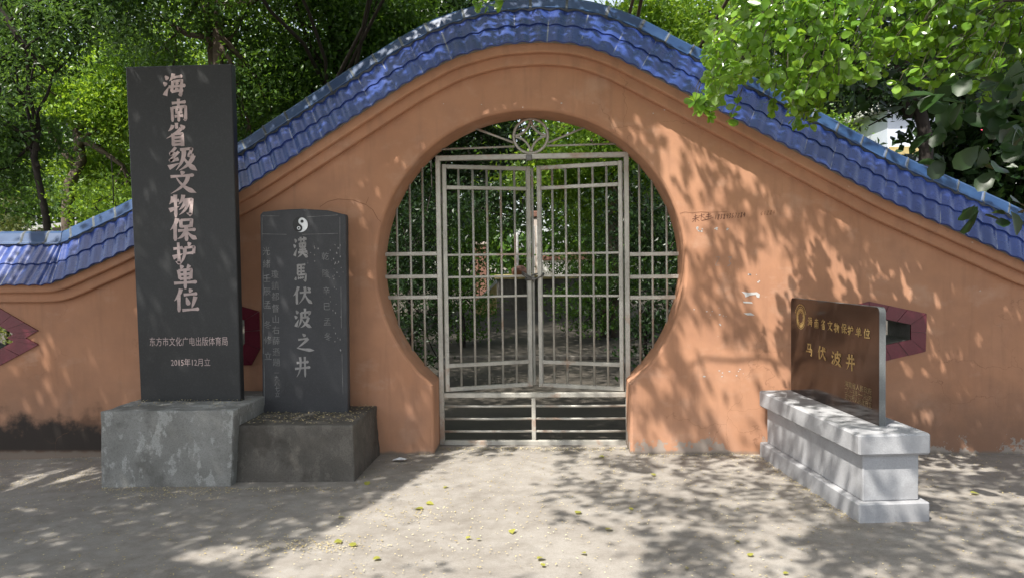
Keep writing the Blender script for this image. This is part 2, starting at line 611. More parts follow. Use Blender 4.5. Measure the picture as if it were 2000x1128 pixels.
xs = np.concatenate([np.linspace(-60, -8, 14), np.linspace(-7.8, 8, 160), np.linspace(9, 60, 14)])
ys = np.concatenate([np.linspace(-60, -8, 12), np.linspace(-7.8, 0.42, 84)])
X, Y = np.meshgrid(xs, ys, indexing='ij')
Z = ground_z(X, Y) + (np.sin(X * 1.3 + Y * 0.7) * np.sin(Y * 1.9 - X * 0.4)) * 0.004
me = grid_mesh('pavement', np.stack([X, Y, Z], -1), None)
o = link_mesh(me, 'pavement', M['paving'])
tag(o, 'worn grey concrete forecourt in front of the wall, scattered with petals', 'pavement', kind='structure')
xs = np.linspace(-50, 50, 60)
ys = np.concatenate([np.linspace(0.42, 14, 50), np.linspace(15, 90, 16)])
X, Y = np.meshgrid(xs, ys, indexing='ij')
Z = garden_z(X, Y) + np.sin(X * 0.9) * np.sin(Y * 1.1) * 0.02 * np.clip(Y - 2, 0, 1)
me = grid_mesh('garden_ground', np.stack([X, Y, Z], -1), None)
tag(link_mesh(me, 'garden_ground', M['garden_earth']), 'dark earthy paving of the garden behind the gate', 'ground', kind='structure')
o = MB().add([(-900, -900, -0.5), (900, -900, -0.5), (900, 900, -0.5), (-900, 900, -0.5)], [(0, 1, 2, 3)]).build('ground', M['earth'])
tag(o, 'plain earth reaching to the horizon', 'ground', kind='structure')

# ------------------------------------------------------------------ wall profile
PROF = np.array([(-9, 1.322), (-4.534, 1.322), (-4.02, 1.318), (-3.9, 1.345), (-3.343, 1.579), (-2.232, 2.113), (-1.223, 2.729), (-0.878, 2.94),
                 (-0.536, 3.111), (-0.197, 3.197), (0.138, 3.213), (0.40, 3.185), (0.636, 3.101), (1.129, 2.833), (1.619, 2.562),
                 (2.753, 1.924), (3.951, 1.354), (4.2, 1.30), (9, 1.30)])


def make_profile():
    x = np.arange(-8.5, 8.5, 0.01)
    z = np.interp(x, PROF[:, 0], PROF[:, 1])
    k = np.exp(-0.5 * (np.arange(-40, 41) * 0.01 / 0.06) ** 2)
    k /= k.sum()
    zs = np.convolve(np.pad(z, 40, mode='edge'), k, 'valid')
    s = np.concatenate(([0], np.cumsum(np.hypot(np.diff(x), np.diff(zs)))))
    return x, zs, s


PX_, PZ_, PS_ = make_profile()


def prof(s):
    x = np.interp(s, PS_, PX_)
    z = np.interp(s, PS_, PZ_)
    e = 0.02
    tx = np.interp(s + e, PS_, PX_) - np.interp(s - e, PS_, PX_)
    tz = np.interp(s + e, PS_, PZ_) - np.interp(s - e, PS_, PZ_)
    l = np.hypot(tx, tz)
    return x, z, -tz / l, tx / l       # point and normal (nx, nz)


S_MAX = PS_[-1] - 0.05


def top_z(x):
    return np.interp(x, PX_, PZ_)


wall = empty('garden_wall', (0, 0.2, 0), 'terracotta plastered garden wall with a blue tiled hump and a round moon gate opening', 'wall')

ARC_C, ARC_R, JAMB = (0.005, 1.57), 1.285, 0.822


def arch(r_off, n=72):
    r = ARC_R + r_off
    hw = JAMB + r_off
    a0 = math.asin(min(1, hw / r))
    pts = [(ARC_C[0] - hw, -0.3)]
    for i in range(n + 1):
        a = math.pi + a0 - 0 + (2 * math.pi - 2 * a0) * -1 * 0
        ang = -math.pi / 2 - a0 - (2 * math.pi - 2 * a0) * i / n
        pts.append((ARC_C[0] + r * math.cos(ang), ARC_C[1] + r * math.sin(ang)))
    pts.append((ARC_C[0] + hw, -0.3))
    return pts


WIN_L = [(-4.58, 1.275), (-4.232, 1.073), (-4.344, 1.013), (-4.232, 0.953), (-4.585, 0.775),
         (-4.855, 0.775), (-5.208, 0.953), (-5.096, 1.013), (-5.208, 1.073), (-4.86, 1.275)]
WIN_M = [(-2.44, 1.265), (-2.287, 1.22), (-2.287, 0.9), (-2.365, 0.764), (-2.85, 0.764), (-2.93, 0.9), (-2.93, 1.22), (-2.78, 1.265)]
WIN_R = [(2.76, 1.25), (3.213, 1.147), (3.206, 0.84), (2.80, 0.745), (2.36, 0.84), (2.36, 1.147)]
WIN_RI = [(2.76, 1.135), (3.09, 1.06), (3.09, 0.938), (2.78, 0.872), (2.47, 0.938), (2.47, 1.06)]


def scaled(poly, k):
    c = np.mean(np.array(poly), 0)
    return [tuple(c + (np.array(p) - c) * k) for p in poly]


WINS = [(WIN_L, scaled(WIN_L, 0.55)), (WIN_M, scaled(WIN_M, 0.6)), (WIN_R, WIN_RI)]


def fill_faces(loops2d):
    """triangulate an outline with holes; returns verts2d, tris"""
    import bmesh
    bm = bmesh.new()
    es = []
    for lp in loops2d:
        vs = [bm.verts.new((x, z, 0)) for x, z in lp]
        es += [bm.edges.new((vs[i], vs[(i + 1) % len(vs)])) for i in range(len(vs))]
    bm.verts.index_update()
    bmesh.ops.triangle_fill(bm, use_beauty=True, edges=es)
    bm.verts.index_update()
    V = [(v.co.x, v.co.y) for v in bm.verts]
    T = [tuple(v.index for v in f.verts) for f in bm.faces]
    bm.free()
    return V, T


def build_masonry():
    xs_ = np.arange(-8.2, 8.21, 0.1)
    top = [(float(x), float(top_z(x) + 0.12)) for x in xs_]
    TH = 0.40

    def outline(off):
        # clockwise: bottom left, up, along the top, down, bottom right, arch back
        return [(-8.2, -0.3)] + top + [(8.2, -0.3)] + arch(off)[::-1]
    mb = MB()
    for y, off in ((0.0, 0.022), (TH, 0.0)):
        V, T = fill_faces([outline(off)] + [w[1] for w in WINS])
        mb.add([(x, y, z) for x, z in V], T)
    a0, a1 = arch(0.022), arch(0.0)
    n = len(a0)
    vs = [(x, 0.0, z) for x, z in a0] + [(x, 0.008, z * 1.0) for x, z in arch(0.008)] + [(x, 0.024, z) for x, z in a1] + [(x, TH, z) for x, z in a1]
    fs = []
    for r in range(3):
        fs += [(r * n + i, r * n + i + 1, (r + 1) * n + i + 1, (r + 1) * n + i) for i in range(n - 1)]
    mb.add(vs, fs, 0, False)
    for _, w in WINS:
        k = len(w)
        mb.add([(x, 0.0, z) for x, z in w] + [(x, TH, z) for x, z in w], [(i, (i + 1) % k, k + (i + 1) % k, k + i) for i in range(k)])
    o = mb.build('masonry', M['plaster'], wall)
    return o


build_masonry()
# plaster edging of the moon opening: a shallow bead set just inside the chamfer
mb = MB()
apts = arch(0.0)


def sweep(name, section, mats, parent, s0=0.3, s1=S_MAX - 0.3, ds=0.06, smooth=False, closed=True):
    s = np.arange(s0, s1, ds)
    x, z, nx, nz = prof(s)
    sec = np.array(section)
    V = np.stack([x[:, None] + nx[:, None] * sec[None, :, 0], np.broadcast_to(sec[None, :, 1], (len(s), len(sec))),
                  z[:, None] + nz[:, None] * sec[None, :, 0]], -1)
    me = grid_mesh(name, V, None, smooth=smooth, closed_k=closed)
    return link_mesh(me, name, mats, parent)


sweep('cornice_band', [(0.0, 0.02), (0.0, -0.052), (0.006, -0.062), (0.014, -0.065), (0.088, -0.065), (0.088, 0.02)], M['plaster'], wall)
sweep('cornice_band', [(0.083, 0.02), (0.083, -0.118), (0.089, -0.127), (0.098, -0.130), (0.160, -0.130), (0.166, 0.02)], M['plaster'], wall)
sweep('cornice_band', [(0.0, 0.45), (0.0, 0.38), (0.17, 0.38), (0.17, 0.50), (0.083, 0.50), (0.083, 0.45)], M['plaster'], wall)

TP = 0.24     # one pantile with two rolls


def tile_roof():
    s = np.arange(0.3, S_MAX - 0.3, TP / 16)
    x, z, nx, nz = prof(s)
    ti = np.floor(s / TP).astype(int)
    rj = np.random.default_rng(5)
    jit = rj.uniform(-1, 1, (ti.max() + 2, 4))
    ph = (s / (TP / 2)) % 1.0
    wave = (0.5 - 0.5 * np.cos(2 * np.pi * ph)) ** 0.75
    slope = np.array([0.315, 0.262])
    slope /= np.linalg.norm(slope)
    nrm = np.array([slope[1], -slope[0]])          # outward in (n, y)
    Vs, Ls, Ts, UV, MI = [], [], [], [], []
    base = 0
    for row, (a, b, lift) in enumerate((((0.150, -0.195), (0.345, -0.018), 0.0), ((0.318, -0.040), (0.512, 0.120), 0.011))):
        q0 = jit[ti, row] * 0.018
        for side in (0, 1):
            for qs, hs in (((0.0, 0.0), (-0.013, 0.0)), ((0.0, 0.15, 0.5, 1.0), (0.0, 0.0, 0.0, -0.002))):
                P = []
                for q, h in zip(qs, hs):
                    qq = q + (q0 if q <= 0 else 0)
                    n_ = a[0] + (b[0] - a[0]) * qq
                    y_ = a[1] + (b[1] - a[1]) * qq
                    hh = lift * (1 - 0.6 * q) + 0.0165 * wave + h + jit[ti, 2 + row] * 0.002
                    n2 = n_ + nrm[0] * hh
                    y2 = y_ + nrm[1] * hh
                    if side:
                        y2 = 0.40 - y2
                    P.append(np.stack([x + nx * n2, y2, z + nz * n2], -1))
                V = np.stack(P, 1)
                m, k = V.shape[:2]
                i, j = np.meshgrid(np.arange(m - 1), np.arange(k - 1), indexing='ij')
                quad = np.stack([i * k + j, (i + 1) * k + j, (i + 1) * k + j + 1, i * k + j + 1], -1).reshape(-1, 4)
                if side:
                    quad = quad[:, ::-1]
                Vs.append(V.reshape(-1, 3))
                Ls.append(quad.ravel() + base)
                Ts.append(np.full(len(quad), 4))
                uu = np.repeat((s / TP)[:, None], k, 1)
                vv = np.repeat((row + 0.5 + 0 * s)[:, None], k, 1)
                UV.append(np.stack([uu, vv], -1).reshape(-1, 2))
                base += m * k
    me = np_mesh('tile_roof', np.concatenate(Vs), np.concatenate(Ls), np.concatenate(Ts), True, None, np.concatenate(UV))
    o = link_mesh(me, 'tile_roof', M['tile'], wall)
    # bedding of mortar under the tiles
    sec = [(0.155, -0.13), (0.16, -0.160), (0.48, 0.115), (0.50, 0.2), (0.48, 0.285), (0.16, 0.56), (0.155, 0.52)]
    bed = sweep('mortar_bed', sec, M['mortar'], o)
    # ridge
    RP = 0.225
    s = np.arange(0.3, S_MAX - 0.3, RP / 24)
    x, z, nx, nz = prof(s)
    fr = (s / RP) % 1.0
    ri = np.floor(s / RP).astype(int)
    joint = (fr < 0.045)
    rj2 = np.random.default_rng(9).uniform(-1, 1, (ri.max() + 2, 2))
    sec = np.array([(0.478, 0.094), (0.494, 0.072), (0.503, 0.066), (0.512, 0.074), (0.516, 0.092), (0.523, 0.098), (0.596, 0.134), (0.614, 0.158), (0.618, 0.2),
                    (0.614, 0.242), (0.596, 0.266), (0.523, 0.302), (0.503, 0.334), (0.478, 0.306)])
    jt = joint.astype(float)
    scal = 0.5 - 0.5 * np.cos(2 * np.pi * ((s / (TP / 2)) % 1.0))
    P = []
    for k_, (n_, y_) in enumerate(sec):
        j_ = jt * 0.004 + rj2[ri, 0] * 0.004
        n2 = n_ + j_ + (scal * 0.012 if k_ in (0, 1) else 0)
        y2 = y_ - (jt * 0.004 if y_ < 0.2 else -jt * 0.004) + (rj2[ri, 1] * 0.004)
        P.append(np.stack([x + nx * n2, y2, z + nz * n2], -1))
    V = np.stack(P, 1)
    mi = np.repeat(joint[:-1, None].astype(int), len(sec) - 1, 1)
    mi[:, 0] = 1
    me = grid_mesh('ridge_cap', V, None, smooth=False, mat_idx=mi)
    link_mesh(me, 'ridge_cap', [M['ridge'], M['joint']], o)


tile_roof()

# window surrounds: glazed maroon tiles round the pierced openings
for wi, (outer, inner) in enumerate(WINS):
    k = len(outer)
    mb = MB()
    yf, yb = -0.014, 0.004
    for i in range(k):
        j = (i + 1) % k
        o1, o2, i1, i2 = (np.array(p) for p in (outer[i], outer[j], inner[i], inner[j]))
        L = np.linalg.norm(o2 - o1)
        n_t = max(1, int(round(L / 0.16)))
        for t in range(n_t):
            g = 0.0022 / max(L, 0.05)
            t0, t1 = t / n_t + g, (t + 1) / n_t - g
            quad = [o1 + (o2 - o1) * t0, o1 + (o2 - o1) * t1, i1 + (i2 - i1) * t1, i1 + (i2 - i1) * t0]
            f = 0.0015 * ((t + i) % 3)
            vs = [(p[0], yf - f, p[1]) for p in quad] + [(p[0], yb, p[1]) for p in quad]
            mb.add(vs, [(0, 1, 2, 3), (0, 4, 5, 1), (1, 5, 6, 2), (2, 6, 7, 3), (3, 7, 4, 0)])
    w = mb.build('window_surround', M['maroon_tile'], wall)
    mb = MB()
    vs = [(x, -0.006, z) for x, z in outer] + [(x, -0.006, z) for x, z in inner]
    mb.add(vs, [(i, (i + 1) % k, k + (i + 1) % k, k + i) for i in range(k)])
    r1 = [(x, 0.0, z) for x, z in inner]
    ins = [tuple(np.array(p) * 0.0 + np.array(p)) for p in scaled(inner, 0.985)]
    r2 = [(x, -0.008, z) for x, z in ins] + [(x, 0.41, z) for x, z in ins]
    mb.add(r2, [(i, k + i, k + (i + 1) % k, (i + 1) % k) for i in range(k)])
    mb.build('grout', M['mortar'], w)

# ------------------------------------------------------------------ lettering
WATER = ['d 12,12 24,27', 'd 4,38 17,51', 't 10,92 13,82 27,56']
MAN = ['p 29,2 20,28 2,52', 's 20,30 20,98']
GLYPH = {
    '海': WATER + ['p 48,4 42,20 30,34', 'h 44,20 86,15', 's 46,34 38,78', 'h 38,77 88,72', 'k 46,36 84,32 76,94 66,87', 'h 27,58 99,53', 'd 58,40 65,50', 'd 56,62 63,72'],
    '南': ['h 18,20 84,15', 's 50,2 48,34', 's 18,36 20,97', 'k 20,39 83,34 81,92 70,88', 'd 36,42 42,53', 'p 62,40 59,46 54,54', 'h 34,59 67,56', 'h 30,75 71,72', 's 50,58 49,97'],
    '省': ['s 50,2 50,27', 'p 34,11 28,24 14,36', 'd 66,11 84,27', 'p 70,24 50,42 6,66', 's 34,47 34,99', 'z 34,49 75,47 75,99', 'h 36,64 73,62', 'h 36,79 73,77', 'h 36,93 73,91'],
    '级': ['z 29,3 9,30 28,28', 'z 39,20 8,57 38,49', 't 3,83 40,66', 'p 56,12 52,52 28,94', 'z 44,13 85,9 74,38 91,37', 'p 89,37 72,70 38,95', 'n 54,38 70,68 101,97'],
    '文': ['d 44,2 55,15', 'h 6,25 93,20', 'p 70,23 54,60 6,97', 'n 28,30 56,68 100,95'],
    '物': ['p 18,9 14,26 3,42', 'h 12,30 43,26', 's 28,2 28,99', 't 3,68 43,51', 'p 60,3 54,24 40,44', 'k 54,25 95,22 87,88 71,80', 'p 66,27 60,48 41,67', 'p 80,26 70,60 42,88'],
    '保': MAN + ['s 42,8 43,42', 'z 42,10 83,8 79,40', 'h 44,37 79,35', 'h 31,55 97,50', 's 62,38 62,99', 'p 60,56 48,76 28,90', 'n 64,56 78,76 101,92'],
    '护': ['h 3,29 43,24', 'k 24,2 25,40 26,91 11,82', 't 1,66 43,50', 'd 64,2 75,14', 'z 50,25 91,21 87,49', 'h 52,49 87,46', 'p 50,25 48,60 28,99'],
    '单': ['d 31,2 40,15', 'p 69,2 64,9 57,17', 's 23,22 28,60', 'z 23,24 77,20 73,58', 'h 28,41 72,38', 'h 28,58 73,55', 'h 3,76 99,71', 's 50,22 50,99'],
    '位': MAN + ['d 62,2 71,15', 'h 40,27 93,22', 'd 50,37 59,70', 'p 86,34 78,60 70,82', 'h 33,91 99,86'],
    '漢': WATER + ['h 36,16 93,12', 's 52,3 54,27', 's 77,3 73,26', 's 45,32 48,53', 'z 45,34 85,31 81,51', 'h 48,51 81,49', 'h 42,64 88,61', 'h 34,76 97,72', 's 64,30 64,74', 'p 64,72 54,84 30,99', 'n 64,74 76,86 101,98'],
    '馬': ['s 28,5 26,63', 'h 28,8 83,5', 'h 28,26 77,24', 'h 28,44 77,42', 's 52,8 52,61', 'k 26,63 87,58 81,95 66,89', 'd 14,73 9,91', 'd 30,72 36,85', 'd 46,71 52,83', 'd 61,70 67,81'],
    '伏': MAN + ['h 36,35 95,30', 'p 62,3 60,50 28,97', 'n 62,36 76,70 101,95', 'd 78,7 91,21'],
    '波': WATER + ['p 42,22 40,60 22,96', 'k 42,24 70,22 93,20 84,37', 's 64,2 64,47', 'h 44,48 84,45', 'p 84,46 66,78 36,97', 'n 47,55 66,78 101,97'],
    '之': ['d 44,3 59,17', 'h 22,35 73,28', 'p 73,28 50,52 16,79', 'n 14,78 50,87 104,93'],
    '井': ['h 14,31 89,26', 'h 3,59 99,52', 'p 36,3 36,56 12,98', 's 66,2 66,99'],
    '马': ['z 24,12 69,10 65,46', 'k 36,14 28,48 85,46 79,93 62,87', 'h 6,67 70,63'],
}
PROFILES = {'h': [(0, .95), (.12, .85), (.5, .68), (.82, .9), (.92, 1.15), (1, .55)], 's': [(0, 1.2), (.12, 1.1), (.5, .9), (.85, 1.05), (1, .55)],
            'p': [(0, 1.25), (.3, 1.1), (.7, .75), (1, .1)], 'n': [(0, .35), (.5, .85), (.8, 1.55), (1, .08)],
            'd': [(0, .35), (.4, 1.0), (.8, 1.45), (1, .7)], 't': [(0, 1.5), (.3, 1.2), (1, .12)], 'z': [(0, .8), (.4, .8), (1, 1.05)],
            'k': [(0, .8), (.5, .95), (.86, 1.15), (1, .1)]}


def glyph_ribbons(ch, w):
    """brush strokes of one character as ribbons in a 0..1 box (x right, z up)"""
    out = []
    for st in GLYPH[ch]:
        typ, *pt = st.split()
        P = np.array([[float(a) for a in q.split(',')] for q in pt]) / 100
        seg = np.hypot(*np.diff(P, axis=0).T)
        s = np.concatenate(([0], np.cumsum(seg)))
        n = 14
        t = np.linspace(0, s[-1], n)
        if typ in 'pnd' and len(P) == 3:
            a = t / s[-1]
            c = 2 * P[1] - 0.5 * (P[0] + P[2])
            Q = ((1 - a) ** 2)[:, None] * P[0] + (2 * a * (1 - a))[:, None] * c + (a ** 2)[:, None] * P[2]
        else:
            t = np.unique(np.concatenate((t, s)))
            Q = np.stack([np.interp(t, s, P[:, 0]), np.interp(t, s, P[:, 1])], -1)
        a = np.linspace(0, 1, len(Q)) if typ in 'pnd' and len(P) == 3 else t / s[-1]
        pr = PROFILES[typ]
        wd = np.interp(a, [p[0] for p in pr], [p[1] for p in pr]) * w
        T = np.gradient(Q, axis=0)
        T /= np.linalg.norm(T, axis=1)[:, None] + 1e-9
        N = np.stack([-T[:, 1], T[:, 0]], -1)
        out.append((Q + N * wd[:, None] / 2, Q - N * wd[:, None] / 2))
    return out


def put_glyph(mb, ch, org, ex, ez, en, size, w=0.13, lift=0.002, sx=1.0, skew=0.0):
    """org: top-left corner; ex right, ez up, en outward"""
    org, ex, ez, en = (np.array(a, float) for a in (org, ex, ez, en))
    for k, (A, B) in enumerate(glyph_ribbons(ch, w)):
        vs = []
        for a, b in zip(A, B):
            for q in (a, b):
                vs.append(org + ex * (q[0] * size * sx + skew * q[1]) - ez * (q[1] * size - q[0] * 0.0) + en * (lift + 0.00025 * k))
        n = len(A)
        mb.add(vs, [(2 * i, 2 * i + 1, 2 * i + 3, 2 * i + 2) for i in range(n - 1)])


def font_text(body, size, org, ex, ez, en, lift=0.002, sx=1.0, spacing=1.0):
    """flat type from Blender's built-in face; org is the lower-left corner"""
    c = bpy.data.curves.new('lettering', 'FONT')
    c.body = body
    c.size = size
    c.space_character = spacing
    c.resolution_u = 2
    t = bpy.data.objects.new('lettering', c)
    COL.objects.link(t)
    dg = bpy.context.evaluated_depsgraph_get()
    dg.update()
    me = bpy.data.meshes.new_from_object(t.evaluated_get(dg))
    bpy.data.objects.remove(t)
    bpy.data.curves.remove(c)
    org, ex, ez, en = (np.array(a, float) for a in (org, ex, ez, en))
    V = [org + ex * v.co.x * sx + ez * v.co.y + en * lift for v in me.vertices]
    Fs = [tuple(p.vertices) for p in me.polygons]
    w = max((v.co.x for v in me.vertices), default=0) * sx
    bpy.data.meshes.remove(me)
    return V, Fs, w


def add_text(mb, *a, **k):
    V, Fs, w = font_text(*a, **k)
    mb.add(V, Fs)
    return w


EX, EZ, EN = np.array([1.0, 0, 0]), np.array([0, 0, 1.0]), np.array([0, -1.0, 0])

# ------------------------------------------------------------------ tall black stele
YS = -0.53
stele = empty('stone_stele', (-2.65, -0.5, 0), 'tall black stone stele with large pinkish characters on a patchy grey concrete block', 'stele')
bl, br_, tl, tr = at(275, 785, YS), at(470, 781, YS), at(245, 131, YS), at(452, 125, YS)
zb = 0.545
mb = MB()
th = 0.075
front = [(bl[0], YS, zb), (br_[0], YS, zb), (tr[0], YS, tr[2]), (tl[0], YS, tl[2])]
b_ = 0.006
cx_, cz_ = np.mean([p[0] for p in front]), np.mean([p[2] for p in front])


def slab(mb, front, th, b_):
    c = np.mean(np.array(front), 0)
    ins = []
    for p in front:
        d = c - np.array(p)
        ins.append(np.array(p) + np.array([math.copysign(b_, d[0]), 0, math.copysign(b_, d[2])]))
    n = len(front)
    vs = [tuple(p) for p in ins] + [(p[0], p[1] + b_, p[2]) for p in front] + [(p[0], p[1] + th, p[2]) for p in front]
    fs = [tuple(range(n))] + [(i, i + n, (i + 1) % n + n, (i + 1) % n) for i in range(n)]
    fs += [(i + n, i + 2 * n, (i + 1) % n + 2 * n, (i + 1) % n + n) for i in range(n)] + [tuple(range(3 * n - 1, 2 * n - 1, -1))]
    mb.add(vs, fs)


slab(mb, front, th, b_)
mb.build('slab', M['stele_black'], stele)
mb = MB()
chars = [('海', 317, 143, 364, 190), ('南', 328, 193, 371, 239), ('省', 322, 240, 369, 286), ('级', 327, 287, 385, 335), ('文', 330, 334, 384, 379),
         ('物', 329, 380, 379, 425), ('保', 331, 426, 385, 471), ('护', 337, 473, 385, 518), ('单', 338, 517, 386, 564), ('位', 339, 563, 390, 609)]
for ch, x0, y0, x1, y1 in chars:
    a, b = at(x0, y0, YS), at(x1, y1, YS)
    put_glyph(mb, ch, a, EX, EZ, EN, a[2] - b[2], 0.135, sx=(b[0] - a[0]) / (a[2] - b[2]), lift=0.0022)
mb.build('lettering', M['carved_pink'], stele)
mb = MB()
a, b = at(292, 674, YS), at(445, 674, YS)
V, Fs, w = font_text('东方市文化广电出版体育局', 0.074, a + np.array([0, 0, 0.002]), EX, EZ, EN, lift=0.0022)
k = (b[0] - a[0]) / w
mb.add([(a[0] + (p[0] - a[0]) * k, p[1], p[2]) for p in V], Fs)
mb.build('office_lettering', M['carved_pink'], stele)
mb = MB()
a, b = at(334, 713, YS), at(411, 713, YS)
V, Fs, w = font_text('2015年12月立', 0.066, a, EX, EZ, EN, lift=0.0022)
k = (b[0] - a[0]) / w
mb.add([(a[0] + (p[0] - a[0]) * k, p[1], p[2]) for p in V], Fs)
mb.build('date_lettering', M['carved_pink'], stele)


def rough_block(pts_bottom, pts_top, mat, name, parent, sub=22, amp=0.005, seed=1, lip=0.006):
    """a cast block with slightly uneven faces and worn edges; corners in order fl, fr, br, bl"""
    import bmesh
    bm = bmesh.new()
    vb = [bm.verts.new(p) for p in pts_bottom]
    vt = [bm.verts.new(p) for p in pts_top]
    bm.faces.new(vb[::-1])
    bm.faces.new(vt)
    for i in range(4):
        bm.faces.new((vb[i], vb[(i + 1) % 4], vt[(i + 1) % 4], vt[i]))
    bmesh.ops.bevel(bm, geom=[e for e in bm.edges], offset=lip, segments=2, affect='EDGES', profile=0.6)
    long_e = [e for e in bm.edges if e.calc_length() > 0.1]
    bmesh.ops.subdivide_edges(bm, edges=long_e, cuts=sub, use_grid_fill=True)
    from mathutils import noise
    for v in bm.verts:
        q = v.co * 9 + Vector((seed * 3.1, 0, 0))
        n1 = noise.noise_vector(q) * amp + noise.noise_vector(q * 4) * amp * 0.35
        v.co += n1
    for f in bm.faces:
        f.smooth = True
    me = bpy.data.meshes.new(name)
    bm.to_mesh(me)
    bm.free()
    return link_mesh(me, name, mat, parent)


rough_block([(-3.13, -0.965, -0.12), (-2.175, -0.935, -0.12), (-2.175, -0.03, -0.12), (-3.13, -0.03, -0.12)],
            [(-3.115, -0.965, 0.555), (-2.135, -0.935, 0.555), (-2.135, -0.03, 0.548), (-3.115, -0.03, 0.548)], M['cement_blue'], 'plinth', stele, seed=1)

# ------------------------------------------------------------------ lower grey stele
YQ = -0.33
stele2 = empty('stone_stele', (-1.8, -0.3, 0), 'lower grey stele with a taiji disc and carved columns on a dark concrete block', 'stele')
pts = [at(513, 806, YQ), at(680, 806, YQ), at(676, 424, YQ), at(674, 419, YQ), at(640, 411, YQ), at(590, 408, YQ), at(548, 410, YQ), at(513, 414, YQ), at(508, 420, YQ)]
mb = MB()
slab(mb, [tuple(p) for p in pts], 0.065, 0.006)
mb.build('slab', M['stele_grey'], stele2)
rough_block([(-2.35, -0.845, -0.10), (-1.275, -0.83, -0.10), (-1.275, -0.01, -0.10), (-2.35, -0.01, -0.10)],
            [(-2.35, -0.825, 0.425), (-1.295, -0.80, 0.415), (-1.295, -0.01, 0.415), (-2.35, -0.01, 0.42)], M['cement_brown'], 'plinth', stele2, seed=5, amp=0.009, lip=0.012)
mb = MB()
chars = [('漢', 572, 462, 602, 503), ('馬', 574, 515, 602, 550), ('伏', 572, 559, 610, 594), ('波', 574, 601, 609, 640), ('之', 574, 650, 613, 686), ('井', 575, 695, 607, 736)]
for ch, x0, y0, x1, y1 in chars:
    a, b = at(x0, y0, YQ), at(x1, y1, YQ)
    put_glyph(mb, ch, a, EX, EZ, EN, a[2] - b[2], 0.125, sx=(b[0] - a[0]) / (a[2] - b[2]), lift=0.0022)
mb.build('lettering', M['carved_grey'], stele2)
mb = MB()


def column_text(mb, items, Y, size):
    for ch, px, py in items:
        a = at(px, py, Y)
        add_text(mb, ch, size, a + np.array([-size * 0.5, 0, -size * 0.4]), EX, EZ, EN, lift=0.0022, sx=0.92)


col1 = [(c, 636 + i * 1.0, y) for i, (c, y) in enumerate(zip('乾隆辛巳孟冬', (500, 533, 567, 597, 627, 656)))]
col2 = [(c, 538 + i * 0.35, y) for i, (c, y) in enumerate(zip('瓊鎮都督山右薛遜題一九八七立', (535, 557, 578, 601, 622, 643, 664, 686, 706, 727, 737, 747, 758, 769)))]
col3 = [(c, 521 + i * 0.5, y) for i, (c, y) in enumerate(zip('光緒壬辰孟冬修立', (490, 515, 543, 568, 594, 633, 663, 694)))]
column_text(mb, col1, YQ, 0.068)
mb.build('date_lettering', M['carved_faint'], stele2)
mb = MB()
column_text(mb, [c for c in col2 if c[2] < 720], YQ, 0.070)
column_text(mb, [c for c in col2 if c[2] > 720], YQ, 0.046)
column_text(mb, col3, YQ, 0.070)
mb.build('donor_lettering', M['carved_faint'], stele2)
# incised border and rubbed scratches
mb = MB()


def line(mb, p, q, w, lift=0.0022, n=EN):
    p, q = np.array(p, float), np.array(q, float)
    t = q - p
    t /= np.linalg.norm(t)
    s = np.cross(t, n) * w / 2
    mb.add([p + s + n * lift, q + s + n * lift, q - s + n * lift, p - s + n * lift], [(0, 1, 2, 3)])


for (x0, y0, x1, y1) in ((512, 422, 545, 422), (600, 424, 660, 420), (512, 457, 560, 458), (590, 458, 660, 456), (512, 424, 512, 470), (514, 520, 515, 600), (516, 700, 517, 790),
                         (664, 424, 664, 500), (666, 560, 667, 640), (668, 690, 670, 770), (515, 610, 515, 690)):
    mb = MB()
    line(mb, at(x0, y0, YQ), at(x1, y1, YQ), 0.0035)
    mb.build('border_line', M['carved_faint'], stele2)
mb = MB()
rs = random.Random(4)
for i in range(46):
    a = at(645 + rs.gauss(12, 7), 470 + rs.random() * 215, YQ)
    if rs.random() < 0.3:
        a = at(610 + rs.gauss(0, 8), 478 + rs.random() * 50, YQ)
    r_ = rs.uniform(0.002, 0.007)
    k = rs.randint(4, 6)
    mb.add([a + np.array([math.cos(q * 6.28 / k) * r_ * rs.uniform(.5, 1), -0.0021, math.sin(q * 6.28 / k) * r_ * rs.uniform(.7, 2.0)]) for q in range(k)], [tuple(range(k))])
mb.build('scratch_marking', M['carved_grey'], stele2)
# taiji emblem
c = at(587, 439, YQ)
rT = 0.064
mb = MB()


def disc(mb, c, r, lift, mi=0, n=40):
    mb.add([c + np.array([math.cos(2 * math.pi * i / n) * r, -lift, math.sin(2 * math.pi * i / n) * r]) for i in range(n)], [tuple(range(n))], mi)


disc(mb, c, rT, 0.002, 0)
# white half, tilted: outer right arc, then the S back
tilt = R(-28)
poly = [(math.cos(a) * 0.94, math.sin(a) * 0.94) for a in np.linspace(-math.pi / 2, math.pi / 2, 20)]
poly += [(-0.47 * math.cos(a) * 1.0, 0.47 + 0.47 * math.sin(a)) for a in np.linspace(math.pi / 2, -math.pi / 2, 12)][1:]
poly += [(0.47 * math.cos(a), -0.47 + 0.47 * math.sin(a)) for a in np.linspace(math.pi / 2, -math.pi / 2, 12)][1:-1]
n = len(poly)
V2, T2 = fill_faces([poly])
mb.add([c + np.array([(x * math.cos(tilt) - z * math.sin(tilt)) * rT, -0.003, (x * math.sin(tilt) + z * math.cos(tilt)) * rT]) for x, z in V2], T2, 1)
for q, r_, mi, l in ((0.47, 0.20, 0, .0038), (0.47, 0.12, 0, .004), (-0.47, 0.22, 1, .0038), (-0.47, 0.12, 0, .0044)):
    cc = c + np.array([-q * math.sin(tilt) * rT, 0, q * math.cos(tilt) * rT])
    disc(mb, cc, r_ * rT, l, mi, 20)
mb.build('taiji_emblem', [M['paint_black'], M['paint_white']], stele2)

